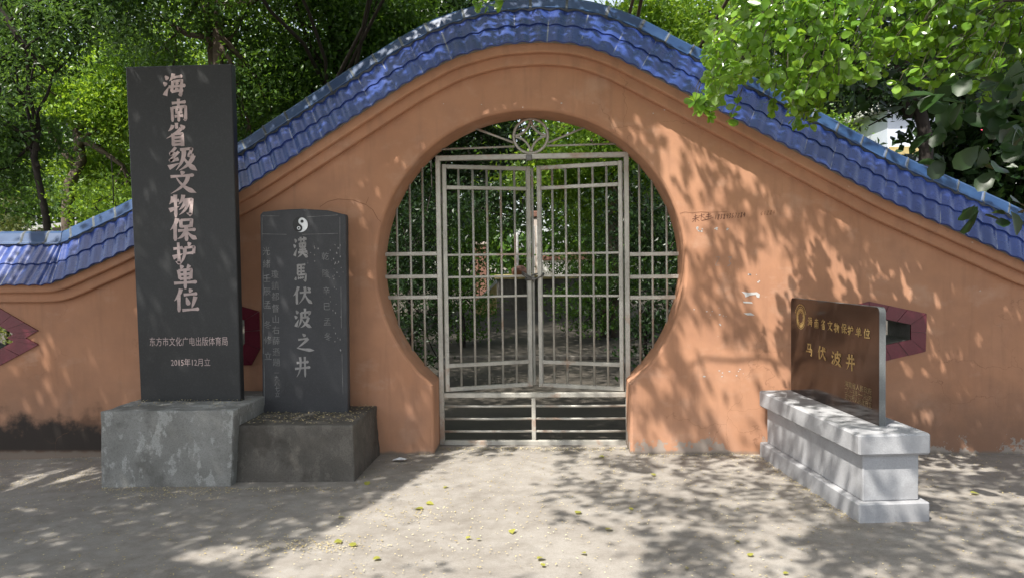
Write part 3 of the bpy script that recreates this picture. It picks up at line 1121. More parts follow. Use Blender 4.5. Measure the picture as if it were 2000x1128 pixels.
# ------------------------------------------------------------------ stone sign at the right
A_, B_ = np.array([1.868, -0.07, 0]), np.array([2.031, -1.69, 0])
LX = (B_ - A_) / np.linalg.norm(B_ - A_)         # along the block, towards the viewer
WX = np.array([-LX[1], LX[0], 0])                # across, to the right
LEN, WID = np.linalg.norm(B_ - A_), 0.44
signc = A_ + LX * LEN / 2 + WX * WID / 2
sign = empty('stone_sign', tuple(signc), 'polished brown stone sign with gold characters standing on a stepped grey stone pedestal', 'sign')
UZ = np.array([0, 0, 1.0])


def ped_box(name, z0, z1, inset, mat, bev=0.008):
    mb = MB()
    mb.box(signc + UZ * (z0 + z1) / 2, (LEN - 2 * inset, WID - 2 * inset, z1 - z0), (LX, WX, UZ), bev=bev)
    return mb.build(name, M[mat], sign)


ped_box('base_course', -0.06, 0.12, 0.0, 'granite_grey')
ped_box('pedestal', 0.121, 0.409, 0.045, 'granite_grey', 0.006)
ped_box('cap_stone', 0.41, 0.54, -0.003, 'granite_grey', 0.012)
pl = on_ground(1545, 762, 0.54)
pr = on_ground(1717, 831, 0.54)
SX = pr - pl
SX[2] = 0
SL = np.linalg.norm(SX)
SX /= SL
SN = np.array([SX[1], -SX[0], 0])                # face normal, to the left of the picture
HT = 0.75
mb = MB()
thk = 0.042
prof_ = [(0, 0), (SL, 0), (SL, HT - 0.03), (SL - 0.009, HT - 0.009), (SL - 0.03, HT), (0.03, HT), (0.009, HT - 0.009), (0, HT - 0.03)]
n = len(prof_)
vs = [pl + SX * a + UZ * b for a, b in prof_] + [pl + SX * a + UZ * b - SN * thk for a, b in prof_]
mb.add(vs, [tuple(range(n))], 0)
mb.add(vs, [tuple(range(2 * n - 1, n - 1, -1))] + [(i, n + i, n + (i + 1) % n, (i + 1) % n) for i in range(n)], 1)
mb.build('slab', [M['sign_brown'], M['sign_edge']], sign)


def sign_at(px, py):
    d = _f + CR * (px - 1000) / F_PX - CU * (py - 564) / F_PX
    t = ((pl - CAM) @ SN) / (d @ SN)
    q = CAM + d * t
    return q, (q - pl) @ SX, q[2] - pl[2]


mb = MB()
row1 = [('海', 1578, 616, 1588), ('南', 1590, 620, 1600), ('省', 1603, 622, 1613), ('文', 1616, 625, 1627), ('物', 1629, 629, 1640), ('保', 1643, 630, 1655), ('护', 1656, 634, 1668), ('单', 1671, 637, 1684), ('位', 1687, 640, 1700)]
for ch, x0, y0, x1 in row1:
    p, a, b = sign_at(x0, y0)
    q, a2, b2 = sign_at(x1, y0 + 22)
    put_glyph(mb, ch, p, SX, UZ, SN, b - b2, 0.12, lift=0.0015, sx=(a2 - a) / (b - b2))
row2 = [('马', 1574, 667, 1588, 30), ('伏', 1597, 673, 1614, 32), ('波', 1624, 681, 1644, 36), ('井', 1652, 688, 1671, 38)]
for ch, x0, y0, x1, h in row2:
    p, a, b = sign_at(x0, y0)
    q, a2, b2 = sign_at(x1, y0 + h)
    put_glyph(mb, ch, p, SX, UZ, SN, b - b2, 0.13, lift=0.0015, sx=(a2 - a) / (b - b2))
mb.build('lettering', M['gold_paint'], sign)
mb = MB()
for body, px0, px1, py in (('海南省人民政府', 1650, 1703, 752), ('二〇一五年十一月公布', 1650, 1703, 765), ('东方市人民政府立', 1651, 1703, 777)):
    p, a, b = sign_at(px0, py)
    q, a2, b2 = sign_at(px1, py)
    V, Fs, w = font_text(body, 0.045, p, SX, UZ, SN, lift=0.0015)
    k = (a2 - a) / w
    mb.add([p + SX * (((np.array(v) - p) @ SX) * k) + UZ * ((np.array(v) - p)[2]) + SN * 0.0015 for v in V], Fs)
mb.build('date_lettering', M['gold_dim'], sign)
# round gold emblem: ring with an inner ring and beads
mb = MB()
ec, ea, eb = sign_at(1564, 620)
for r0, r1 in ((0.088, 0.083), (0.076, 0.050), (0.046, 0.040)):
    n = 40
    vs = []
    for i in range(n):
        a = 2 * math.pi * i / n
        wob = 1 + (0.10 * math.sin(a * 12) if r0 == 0.076 else 0)
        for r_ in (r0, r1 * (wob if r0 == 0.076 else 1)):
            vs.append(ec + SX * math.cos(a) * r_ + UZ * math.sin(a) * r_ + SN * 0.0015)
    mb.add(vs, [(2 * i, 2 * i + 1, (2 * i + 3) % (2 * n), (2 * i + 2) % (2 * n)) for i in range(n)])
for i in range(18):
    a = math.pi * (0.12 + 0.76 * i / 17)
    p = ec + SX * math.cos(a) * 0.103 + UZ * math.sin(a) * 0.103 + SN * 0.0015
    mb.add([p + SX * 0.005 - UZ * 0.006, p + SX * 0.005 + UZ * 0.006, p - SX * 0.005 + UZ * 0.006, p - SX * 0.005 - UZ * 0.006], [(0, 1, 2, 3)])
mb.build('emblem', M['gold_paint'], sign)

# ------------------------------------------------------------------ marks on the wall
def wall_mark(mb, pts_px, w, lift=0.0015):
    P = [at(*p, 0.0) for p in pts_px]
    for a, b in zip(P, P[1:]):
        line(mb, a, b, w * random.uniform(0.6, 1.2), lift + random.uniform(0, 0.0004))


mb = MB()
SCR = [(1355, 424, 1362, 421), (1352, 428, 1366, 424), (1358, 418, 1358, 434), (1359, 427, 1352, 434), (1359, 427, 1366, 432), (1364, 422, 1376, 419), (1370, 417, 1369, 430), (1370, 422, 1378, 428),
       (1380, 420, 1388, 418), (1384, 416, 1383, 427), (1378, 424, 1390, 422), (1370, 431, 1384, 428), (1384, 428, 1394, 424)]
for a, b, c_, d in SCR:
    wall_mark(mb, [(a, b), (c_, d)], 0.0045)
DIG = {'1': [(.5, 0, .5, 1)], '8': [(.2, 0, .8, 0), (.8, 0, .2, 1), (.2, 1, .8, 1), (.8, 1, .2, 0)], '9': [(.8, .4, .2, .4), (.2, .4, .3, 0), (.3, 0, .8, 0), (.8, 0, .7, 1)],
       '3': [(.2, 0, .8, 0), (.8, 0, .4, .45), (.4, .45, .8, .7), (.8, .7, .2, 1)], '5': [(.8, 0, .3, 0), (.3, 0, .3, .45), (.3, .45, .8, .65), (.8, .65, .2, 1)],
       '7': [(.1, 0, .8, 0), (.8, 0, .4, 1)], '2': [(.2, .1, .8, .1), (.8, .1, .2, 1), (.2, 1, .9, 1)], '4': [(.6, 0, .1, .6), (.1, .6, .9, .6), (.7, .2, .6, 1)], '6': [(.7, 0, .2, .6), (.2, .6, .5, 1), (.5, 1, .8, .7), (.8, .7, .2, .6)]}


def digits(mb, txt, px, py, dx, dy, w, h, lw):
    for i, ch in enumerate(txt):
        for a, b, c_, d in DIG[ch]:
            ox, oy = px + i * dx, py + i * dy
            wall_mark(mb, [(ox + a * w - b * 1.5, oy + b * h), (ox + c_ * w - d * 1.5, oy + d * h)], lw)


digits(mb, '18389357284', 1396, 420, 5.6, -0.5, 4.6, 9, 0.0042)
mb.build('scrawled_writing', M['ink'], wall)
mb = MB()
digits(mb, '61284', 1486, 413, 6.0, -0.6, 4.6, 8, 0.0035)
mb.build('faded_writing', M['crack_shade'], wall)
mb = MB()
digits(mb, '2', 1396, 500, 7, 0, 12, 18, 0.004)
digits(mb, '3', 1420, 502, 7, 0, 11, 18, 0.004)
mb.build('chalk_number', M['carved_grey'], wall)
mb = MB()
CRK = [[(1328, 417), (1338, 414), (1352, 416), (1368, 414), (1385, 415), (1420, 413)], [(625, 404), (640, 394), (660, 389), (690, 391), (715, 400), (728, 410)], [(715, 398), (720, 386)],
       [(728, 410), (738, 428), (744, 433)]]
for c_ in CRK:
    wall_mark(mb, c_, 0.0038)
mb.build('crack', M['crack_shade'], wall)
mb = MB()
rs = random.Random(3)


def scrap(mb, poly):
    V = [at(x, y, 0.0) + np.array([0, -0.002, 0]) for x, y in poly]
    mb.add(V, [tuple(range(len(V)))])


scrap(mb, [(1448, 569), (1462, 571), (1478, 570), (1484, 574), (1483, 581), (1478, 580), (1476, 575), (1466, 576), (1456, 580), (1454, 574)])
mb.build('paper_scrap', M['scrap_paper'], wall)
mb = MB()
scrap(mb, [(1451, 588), (1468, 589), (1470, 592), (1452, 591)])
mb.build('paper_scrap', M['scrap_paper'], wall)
mb = MB()
scrap(mb, [(1452, 611), (1466, 610), (1474, 615), (1460, 615)])
mb.build('paper_scrap', M['scrap_paper'], wall)
mb = MB()
for x0, y0, x1, y1, k in ((1358, 444, 1372, 452, 8), (1390, 445, 1424, 449, 6), (1398, 632, 1412, 635, 3), (1458, 535, 1480, 538, 5), (1375, 720, 1460, 735, 9), (1350, 600, 1420, 620, 8), (1480, 545, 1484, 552, 2),
                          (790, 200, 1200, 212, 5), (1240, 178, 1360, 240, 4)):
    for i in range(k):
        x, y = rs.uniform(x0, x1), rs.uniform(y0, y1)
        r_ = rs.uniform(0.8, 2.4)
        scrap(mb, [(x + math.cos(q * 1.2566) * r_ * rs.uniform(.6, 1.5), y + math.sin(q * 1.2566) * r_ * 0.7) for q in range(5)])
mb.build('flaked_marking', M['scrap_paper'], wall)

# ------------------------------------------------------------------ steel gate
YG = 0.345
gate = empty('metal_gate', (0.03, YG, 0), 'worn steel bar gate with two leaves ajar in the round opening', 'gate')
ST = M['steel']


def gz(py, px=1040):
    return at(px, py, YG)[2]


def gx(px, py=560):
    return at(px, py, YG)[0]


XL, XR = -0.795, 0.845
ZB, ZT = gz(864), gz(306)
ZM = gz(770)
T = 0.042
for x in (XL, XR):
    MB().box((x, YG, (ZT + 0.0) / 2 + 0.0), (T, T, ZT - 0.002), bev=0.004).build('post', ST, gate)
MB().box(((XL + XR) / 2, YG - 0.002, ZT), (XR - XL + T - 0.004, T, 0.045), bev=0.004).build('lintel', ST, gate)
MB().box(((XL + XR) / 2, YG - 0.002, ZM), (XR - XL - T, T, 0.042), bev=0.004).build('middle_rail', ST, gate)
MB().box(((XL + XR) / 2, YG - 0.002, ZB + 0.005), (XR - XL - T, T, 0.042), bev=0.004).build('bottom_rail', ST, gate)
MB().box((0.018, YG, (ZM + ZB) / 2), (0.036, 0.036, ZM - ZB - 0.046), bev=0.003).build('mullion', ST, gate)
for py in (792, 816.5, 841):
    z = gz(py)
    for x0, x1 in ((XL + T / 2, 0.0), (0.036, XR - T / 2)):
        MB().tube([(x0, YG, z), ((x0 + x1) / 2, YG + 0.002, z - 0.003), (x1, YG, z)], 0.011, 10).build('lower_rail', ST, gate)


def circle_half(z):
    d = ARC_R ** 2 - (z - ARC_C[1]) ** 2
    return math.sqrt(max(d, 0))


for py in (496, 540, 580):
    for sgn in (-1, 1):
        z = gz(py, 800 if sgn < 0 else 1280)
        x_in = (XL - T / 2) if sgn < 0 else (XR + T / 2)
        x_out = ARC_C[0] + sgn * (circle_half(z) + 0.02)
        MB().box(((x_in + x_out) / 2, YG, z), (abs(x_out - x_in), 0.03, 0.034), bev=0.003).build('side_rail', ST, gate)
for px in (777, 803, 828, 1250, 1275, 1303):
    x = gx(px)
    hgt = math.sqrt(ARC_R ** 2 - (x - ARC_C[0]) ** 2)
    zlo, zhi = ARC_C[1] - hgt - 0.02, ARC_C[1] + hgt + 0.02
    MB().tube([(x, YG + 0.012, zlo), (x, YG + 0.012, (zlo + zhi) / 2), (x, YG + 0.012, zhi)], 0.0095, 8).build('side_bar', ST, gate)
# fan ornament above the lintel
oc = at(1036.5, 266, YG)
orad = 0.148
mb = MB()
mb.tube([oc + np.array([math.cos(a) * orad, 0, math.sin(a) * orad]) for a in np.linspace(0, 2 * math.pi, 48, endpoint=False)], 0.0125, 8, closed=True)
mb.build('ring', ST, gate)
for q in range(4):
    c0 = oc + np.array([math.cos(math.pi / 4 + q * math.pi / 2), 0, math.sin(math.pi / 4 + q * math.pi / 2)]) * orad * 1.414
    a0 = math.pi / 4 + q * math.pi / 2 + math.pi
    P = [c0 + np.array([math.cos(a) * orad * 0.97, 0, math.sin(a) * orad * 0.97]) for a in np.linspace(a0 - 0.70, a0 + 0.70, 14)]
    MB().tube(P, 0.0105, 8).build('scroll', ST, gate)
for (p0, p1) in (((1003, 279), (930, 252)), ((1071, 279), (1140, 250))):
    a, b = at(*p0, YG), at(*p1, YG)
    b = a + (b - a) * 1.12
    MB().tube([a, b], 0.0095, 8).build('brace', ST, gate)
for (p0, p1) in (((1005, 286.5), (862, 292)), ((1068, 285), (1205, 281))):
    MB().tube([at(*p0, YG), at(*p1, YG)], 0.009, 8).build('upper_rail', ST, gate)
MB().box((0.005, YG - 0.022, ZT - 0.012), (0.05, 0.04, 0.05), bev=0.004).build('latch_keep', M['dark_steel'], gate)


def gate_leaf(hinge, free):
    hinge, free = np.array(hinge), np.array(free)
    ax = free - hinge
    L = np.linalg.norm(ax)
    ax /= L
    nx_ = np.array([-ax[1], ax[0], 0])
    z0, z1 = gz(764, 872), gz(321, 866)
    mb = MB()
    A = (ax, nx_, UZ)
    w = 0.036

    def rail(z, h, x0=w, x1=None, d=0.03):
        x1 = L - w if x1 is None else x1
        mb.box(hinge + ax * (x0 + x1) / 2 + UZ * z, (x1 - x0, d, h), A, bev=0.003)
    for x in (w / 2, L - w / 2):
        mb.box(hinge + ax * x + UZ * (z0 + z1) / 2, (w, 0.036, z1 - z0), A, bev=0.003)
    rail(z1 - 0.02, 0.036)
    rail(gz(366, 870), 0.032)
    rail(gz(714, 872), 0.034)
    rail(z0 + 0.018, 0.036)
    for py in (498, 541.5, 581):
        rail(gz(py, 870), 0.020, d=0.012)
    leaf = mb.build('gate_leaf', ST, gate)
    for i in range(1, 6):
        p = hinge + ax * (w / 2 + (L - w) * i / 6)
        MB().tube([p + UZ * (z0 + 0.03), p + UZ * (z0 + z1) / 2, p + UZ * (z1 - 0.03)], 0.010, 8).build('bar', ST, leaf)
    for z in (z0 + 0.25, z1 - 0.3):
        MB().tube([hinge - ax * 0.008 + UZ * (z - 0.05), hinge - ax * 0.008 + UZ * (z + 0.05)], 0.012, 8).build('hinge', M['dark_steel'], leaf)
    return leaf, ax, nx_


l1, ax1, nx1 = gate_leaf((XL + T / 2 + 0.012, YG, 0), (0.0, 0.63, 0))
l2, ax2, nx2 = gate_leaf((XR - T / 2 - 0.012, YG, 0), (0.068, 0.60, 0))
p = np.array([0.02, 0.655, 0])
MB().box(p + UZ * (gz(760) + gz(321)) / 2, (0.022, 0.012, 1.98), (ax1, nx1, UZ), bev=0.002).build('meeting_strip', ST, l1)

# cable lock holding the leaves together
lock = empty('cable_lock', (0.03, 0.6, 1.5), 'dark cable lock looped round the meeting edges of the two gate leaves', 'lock')
c0 = np.array([0.035, 0.60, at(1040, 540, 0.6)[2]])
P = []
for a in np.linspace(0, 2 * math.pi, 36, endpoint=False):
    P.append(c0 + np.array([0.085 * math.cos(a), 0.055 * math.sin(a) - 0.004, 0.018 * math.sin(a) + 0.022 * math.cos(a)]))
MB().tube(P, 0.008, 8, closed=True).build('cable', M['dark_steel'], lock)
d1, d2 = c0 + np.array([-0.115, -0.075, 0.045]), c0 + np.array([-0.005, -0.08, -0.025])
for k in (0.0, 0.017):
    MB().tube([d1 + np.array([0, 0, -k]), d2 + np.array([0, 0, -k])], 0.0085, 8).build('shackle', M['dark_steel'], lock)
MB().box((d1 + d2) / 2 + np.array([0.055, 0, -0.03]), (0.04, 0.024, 0.018), bev=0.004).build('lock_body', M['dark_steel'], lock)


# ------------------------------------------------------------------ foliage
def unit(v):
    return v / (np.linalg.norm(v, axis=-1, keepdims=True) + 1e-9)


def leaf_quads(C, L, Wd, up=0.6, droop=0.2, rng=RNG, axis=None):
    n = len(C)
    a = unit(rng.normal(size=(n, 3)) + np.array([0, 0, -droop])) if axis is None else unit(axis)
    nn = unit(rng.normal(size=(n, 3)) + np.array([0, 0, up * 2]))
    b = unit(np.cross(nn, a))
    nn = np.cross(a, b)
    L = L * rng.uniform(0.65, 1.25, (n, 1))
    Wd = Wd * rng.uniform(0.7, 1.25, (n, 1))
    V = np.stack([C - a * L / 2, C + b * Wd / 2 + nn * Wd * 0.15 - a * L * 0.05, C + a * L / 2 - nn * L * 0.08, C - b * Wd / 2 + nn * Wd * 0.15 - a * L * 0.05], 1)
    return V.reshape(-1, 3)


def quads_mesh(name, V):
    n = len(V)
    return np_mesh(name, V, np.arange(n), np.full(n // 4, 4), False)


_T = np.array([0, .35, .68, .9, 1.0])
_H = np.array([.04, .30, .42, .28, 0])


def big_leaves(C, A, Nn, L, rng=RNG, wid=1.0):
    """obovate folded leaves: C base points, A axes, Nn normals, L lengths"""
    n = len(C)
    A = unit(A)
    B = unit(np.cross(Nn, A))
    Nn = np.cross(A, B)
    L = np.asarray(L).reshape(-1, 1)
    curl = rng.uniform(-0.05, 0.22, (n, 1))
    rows = []
    for t in _T:
        rows.append(C + A * L * t - Nn * L * curl * t * t)
    for sgn in (1, -1):
        for k in (1, 2, 3):
            rows.append(C + A * L * _T[k] + B * sgn * L * _H[k] * wid + Nn * L * (_H[k] * 0.22 - curl * _T[k] ** 2))
    V = np.stack(rows, 1)     # n, 11
    f = []
    for s in (5, 8):
        l1_, l2_, l3_ = s, s + 1, s + 2
        fs = [(0, 1, l1_), (1, 2, l2_, l1_), (2, 3, l3_, l2_), (3, 4, l3_)]
        f += [q if s == 5 else q[::-1] for q in fs]
    tot = np.array([len(q) for q in f])
    flat = np.concatenate([np.array(q) for q in f])
    loops = (flat[None, :] + (np.arange(n) * 11)[:, None]).ravel()
    return V.reshape(-1, 3), loops, np.tile(tot, n)


def limb(mb, p0, p1, r0, r1, bend=0.15, n=7, sides=7):
    p0, p1 = np.array(p0, float), np.array(p1, float)
    L = np.linalg.norm(p1 - p0)
    off = RNG.normal(size=3) * L * bend
    P, Rr = [], []
    for i in range(n):
        t = i / (n - 1)
        P.append(p0 + (p1 - p0) * t + off * math.sin(math.pi * t) + RNG.normal(size=3) * L * 0.012 * (0 < i < n - 1))
        Rr.append(r0 + (r1 - r0) * t ** 0.8)
    mb.tube(P, Rr, sides, jit=0.08)
    return P


def make_tree(base, trunk_top, r, blobs, n_leaf, L, Wd, leafmat, label, group, barkmat='bark', name='tree', clump=70, csize=0.32, stems=None, up=0.6, shell=0.5, cat='tree', over=None):
    """blobs: (cx, cy, cz, rx, ry, rz) of the crown, over: unseen lobes added for shade; world coordinates"""
    base = np.array(base, float)
    t = empty(name, tuple(base), label, cat, group)
    mb = MB()
    tops = []
    for (b0, t0, rr) in (stems or [((base[0], base[1]), trunk_top, r)]):
        b3 = np.array([b0[0], b0[1], base[2] - 0.15])
        P = limb(mb, b3, t0, rr * 1.15, rr * 0.6, 0.03, 9, 10)
        tops.append((np.array(t0), rr))
    for bl_ in list(blobs) + list(over or []):
        c = np.array(bl_[:3])
        tp, rr = min(tops, key=lambda q: np.linalg.norm(q[0] - c))
        st = tp + (np.array([base[0], base[1], base[2]]) - tp) * RNG.uniform(0.0, 0.2)
        th_ = 0.22 if tuple(bl_) in set(over or []) else 0.5
        P = limb(mb, st, c, rr * th_, rr * 0.10, 0.10)
        for k in range(4):
            e = c + RNG.normal(size=3) * np.array(bl_[3:]) * 0.55
            limb(mb, P[RNG.integers(3, 7)], e, rr * 0.16, 0.008, 0.12, 5, 5)
    mb.build('trunk', M[barkmat], t)
    vol = np.array([b[3] * b[4] * b[5] for b in blobs]) ** 0.75
    vol /= vol.sum()
    ncl = max(4, int(n_leaf / clump))
    C = []
    for k, b in enumerate(blobs):
        m = max(2, int(round(ncl * vol[k])))
        d = unit(RNG.normal(size=(m, 3)))
        rad = shell + (1 - shell) * RNG.random((m, 1)) ** 0.7
        cc = np.array(b[:3]) + d * rad * np.array(b[3:]) * RNG.uniform(0.8, 1.12, (m, 1))
        q = RNG.normal(size=(m, clump, 3)) * csize * np.array([1.15, 1.15, 0.33]) * RNG.uniform(0.6, 1.2, (m, 1, 1))
        C.append((cc[:, None] + q).reshape(-1, 3))
    for b in (over or []):  # lobes added overhead, out of view, to shade what stands below
        tp, rr = min(tops, key=lambda q: np.linalg.norm(q[0] - np.array(b[:3])))
        m = int(60 * b[3] * b[4] / 1.4)
        cc = np.array(b[:3]) + RNG.normal(size=(m, 3)) * np.array(b[3:]) * 0.55
        C.append((cc[:, None] + RNG.normal(size=(m, clump, 3)) * csize * np.array([1, 1, 0.5])).reshape(-1, 3))
    C = np.concatenate(C)
    V = leaf_quads(C, L, Wd, up)
    me = quads_mesh('crown', V)
    link_mesh(me, 'crown', M[leafmat], t)
    return t


def gxy(px, Y):
    return at(px, 500, Y)[0]


def blobs_px(lst, Y):
    """crown lobes given by photo position, radius in metres and depth"""
    out = []
    for px, py, dy, r_, rz in lst:
        p = at(px, py, Y + dy)
        out.append((p[0], p[1], p[2], r_, r_ * 0.85, rz))
    return out


def bz(y):
    return float(garden_z(0, y))


# trees standing behind the wall, left to right
TG = 'trees behind the wall'
Y = 4.2
make_tree((gxy(70, Y), Y, bz(Y)), at(75, 250, Y), 0.065,
          blobs_px([(40, 60, 0, 0.9, 0.55), (190, 30, 0.6, 0.9, 0.45), (20, 270, 0.3, 0.7, 0.35), (-90, 160, 0, 1.0, 0.6), (-60, 330, 0.4, 0.8, 0.4), (40, -120, 0, 1.2, 0.7)], Y),
          24000, 0.094, 0.046, 'leaf_feather', 'feathery dark green tree rising at the far left behind the low wing of the wall', TG, 'bark_dark', clump=60, csize=0.26,
          over=[(-8.0, 2.9, 6.3, 1.2, 1.1, 0.4), (-7.0, 2.0, 5.9, 1.1, 1.0, 0.35), (-6.7, 3.4, 6.5, 1.1, 1.0, 0.4)])  # unseen upper lobes, placed to darken this crown
Y = 5.5
make_tree((gxy(405, Y), Y, bz(Y)), at(400, 0, Y), 0.12,
          blobs_px([(330, -40, 0, 1.0, 0.5), (470, 40, 0.4, 0.9, 0.45), (520, 180, 0.6, 0.8, 0.5), (300, 110, 1.2, 0.8, 0.4), (560, -60, 0, 1.1, 0.6), (200, -120, 0, 1.2, 0.7), (500, 300, 1.0, 0.7, 0.5)], Y),
          24000, 0.094, 0.044, 'leaf_mid', 'tree with two brown stems rising behind the tall black stele', TG,
          stems=[((gxy(395, Y), Y), at(392, -60, Y), 0.10), ((gxy(425, Y), Y), at(432, -60, Y + 0.1), 0.12)], clump=60, csize=0.27)
Y = 7.5
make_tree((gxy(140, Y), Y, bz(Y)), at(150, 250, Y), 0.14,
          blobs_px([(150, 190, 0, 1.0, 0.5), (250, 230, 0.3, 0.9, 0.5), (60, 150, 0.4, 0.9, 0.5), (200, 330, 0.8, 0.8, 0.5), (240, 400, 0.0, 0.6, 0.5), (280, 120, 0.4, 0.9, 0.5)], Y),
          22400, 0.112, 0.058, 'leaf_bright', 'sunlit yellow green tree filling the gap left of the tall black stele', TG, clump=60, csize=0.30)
Y = 6.5
make_tree((gxy(640, Y), Y, bz(Y)), at(640, 150, Y), 0.15,
          blobs_px([(560, 120, 0, 0.9, 0.6), (680, 60, 0.4, 1.0, 0.6), (640, 190, 0.2, 0.8, 0.5), (760, 30, 0.8, 0.9, 0.6), (600, -40, 0.0, 1.2, 0.6), (520, 230, 0.8, 0.8, 0.6), (780, 130, 0.5, 0.8, 0.5)], Y),
          25600, 0.106, 0.055, 'leaf_mid', 'dense tree over the left slope of the blue roof', TG, 'bark_dark', clump=60, csize=0.3,
          over=[(-3.2, 1.4, 6.3, 1.2, 1.1, 0.4), (-1.2, 1.3, 6.2, 1.2, 1.1, 0.4), (-2.6, 3.4, 6.9, 1.3, 1.2, 0.4), (-0.6, 3.4, 7.0, 1.3, 1.2, 0.4), (-1.6, 5.6, 7.6, 1.3, 1.2, 0.4), (-4.6, 2.6, 6.6, 1.2, 1.2, 0.4), (-3.6, 5.4, 7.6, 1.3, 1.2, 0.4)])  # unseen lobes added to shade the garden floor and middle crowns
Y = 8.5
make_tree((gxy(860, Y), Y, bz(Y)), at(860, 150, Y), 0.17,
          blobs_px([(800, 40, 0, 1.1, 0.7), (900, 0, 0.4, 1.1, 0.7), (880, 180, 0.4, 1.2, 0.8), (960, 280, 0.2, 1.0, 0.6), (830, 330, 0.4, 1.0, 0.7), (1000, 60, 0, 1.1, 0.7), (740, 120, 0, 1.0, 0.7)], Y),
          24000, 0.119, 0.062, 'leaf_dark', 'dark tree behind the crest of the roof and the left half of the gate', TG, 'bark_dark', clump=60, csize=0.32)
Y = 7.0
make_tree((gxy(1190, Y), Y, bz(Y)), at(1200, 200, Y), 0.15,
          blobs_px([(1150, 280, -0.4, 0.9, 0.5), (1230, 330, 0, 0.8, 0.5), (1080, 340, 0.3, 0.8, 0.5), (1260, 80, 0, 0.9, 0.6), (1330, 30, 0.3, 1.0, 0.6), (1180, 180, 0.5, 1.0, 0.6), (1340, 150, 0.5, 0.9, 0.6), (1200, 400, 0.4, 0.8, 0.4)], Y),
          24000, 0.106, 0.057, 'leaf_bright', 'bright leafy tree seen through the upper right of the gate', TG, clump=55, csize=0.28,
          over=[(0.9, 1.4, 6.3, 1.2, 1.1, 0.4), (1.6, 3.4, 7.0, 1.2, 1.1, 0.4), (0.4, 5.6, 7.7, 1.3, 1.2, 0.4), (2.4, 1.5, 6.2, 1.1, 1.1, 0.4)])  # more unseen lobes, put in to shade the garden floor
Y = 9.0
make_tree((gxy(1420, Y), Y, bz(Y)), at(1420, 150, Y), 0.16,
          blobs_px([(1380, 60, 0, 1.2, 0.8), (1500, 40, 0.4, 1.2, 0.8), (1440, 200, 0.4, 1.0, 0.7), (1560, 160, 0, 1.0, 0.6), (1300, 120, 0.6, 1.0, 0.7), (1480, -80, 0, 1.3, 0.8)], Y),
          13000, 0.125, 0.065, 'leaf_mid', 'green tree behind the right shoulder of the roof', TG, clump=55, csize=0.34)
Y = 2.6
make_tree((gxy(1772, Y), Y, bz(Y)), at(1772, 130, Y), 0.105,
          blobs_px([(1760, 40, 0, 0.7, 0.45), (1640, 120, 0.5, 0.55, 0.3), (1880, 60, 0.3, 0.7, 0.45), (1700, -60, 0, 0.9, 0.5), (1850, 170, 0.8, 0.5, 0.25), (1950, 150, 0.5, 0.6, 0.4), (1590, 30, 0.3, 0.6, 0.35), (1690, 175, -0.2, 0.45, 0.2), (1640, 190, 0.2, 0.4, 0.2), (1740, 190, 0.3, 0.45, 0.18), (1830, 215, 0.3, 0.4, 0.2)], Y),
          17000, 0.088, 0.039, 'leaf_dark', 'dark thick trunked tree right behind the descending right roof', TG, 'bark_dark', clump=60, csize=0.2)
Y = 3.6
make_tree((gxy(1960, Y), Y, bz(Y)), at(1950, 200, Y), 0.09,
          blobs_px([(1960, 320, 0, 0.6, 0.4), (1880, 300, 0.3, 0.55, 0.35), (1990, 200, 0, 0.7, 0.5), (1900, 390, 0.0, 0.5, 0.3), (2040, 420, 0, 0.6, 0.4), (1840, 330, 0.6, 0.4, 0.3), (2080, 300, 0, 0.7, 0.5)], Y),
          4200, 0.17, 0.11, 'leaf_dark', 'broad leaved dark tree at the far right above the roof edge', TG, 'bark_dark', clump=26, csize=0.3)
# a farther row that closes the view
for px, Y, lab, mt in ((-60, 12.0, 'shadowy tree farthest left beyond the shed', 'leaf_mid'), (330, 13.0, 'far green tree behind the twin stemmed tree', 'leaf_bright'), (620, 14.0, 'far tree behind the left slope of the roof', 'leaf_mid'),
                       (930, 15.5, 'far dark tree glimpsed through the left gate leaf', 'leaf_dark'), (1200, 15.0, 'far tree glimpsed through the right gate leaf', 'leaf_mid'), (1480, 15.0, 'far tree behind the hanging bright branch', 'leaf_bright'),
                       (1960, 16.0, 'far tree behind the pale building at the right', 'leaf_dark')):
    bx = gxy(px, Y)
    zz = bz(Y)
    bl_ = []
    for k in range(9):
        bl_.append((bx + RNG.uniform(-1.9, 1.9), Y + RNG.uniform(-1, 1), zz + RNG.uniform(2.0, 7.6), RNG.uniform(1.0, 1.5), 1.0, RNG.uniform(0.6, 0.95)))
    make_tree((bx, Y, zz), (bx + 0.1, Y, zz + 3.4), 0.16, bl_, 11000, 0.14, 0.075, mt, lab, 'far trees in the garden', 'bark_dark', clump=50, csize=0.42)

# the wood beyond, one mass
n = 26000
xx = RNG.uniform(-24, 24, n)
cl = 2600
cc = np.stack([RNG.uniform(-26, 26, cl), RNG.uniform(21, 27, cl), RNG.uniform(0.6, 9.5, cl)], -1)
C = (cc[:, None] + RNG.normal(size=(cl, 34, 3)) * np.array([0.7, 0.7, 0.45])).reshape(-1, 3)
me = quads_mesh('woods', leaf_quads(C, 0.34, 0.2, 0.5))
tag(link_mesh(me, 'woods', M['leaf_mid']), 'dense green wood closing the view far behind the garden', 'woods', kind='stuff')

# shrubs inside the garden
SG = 'shrubs inside the garden gate'


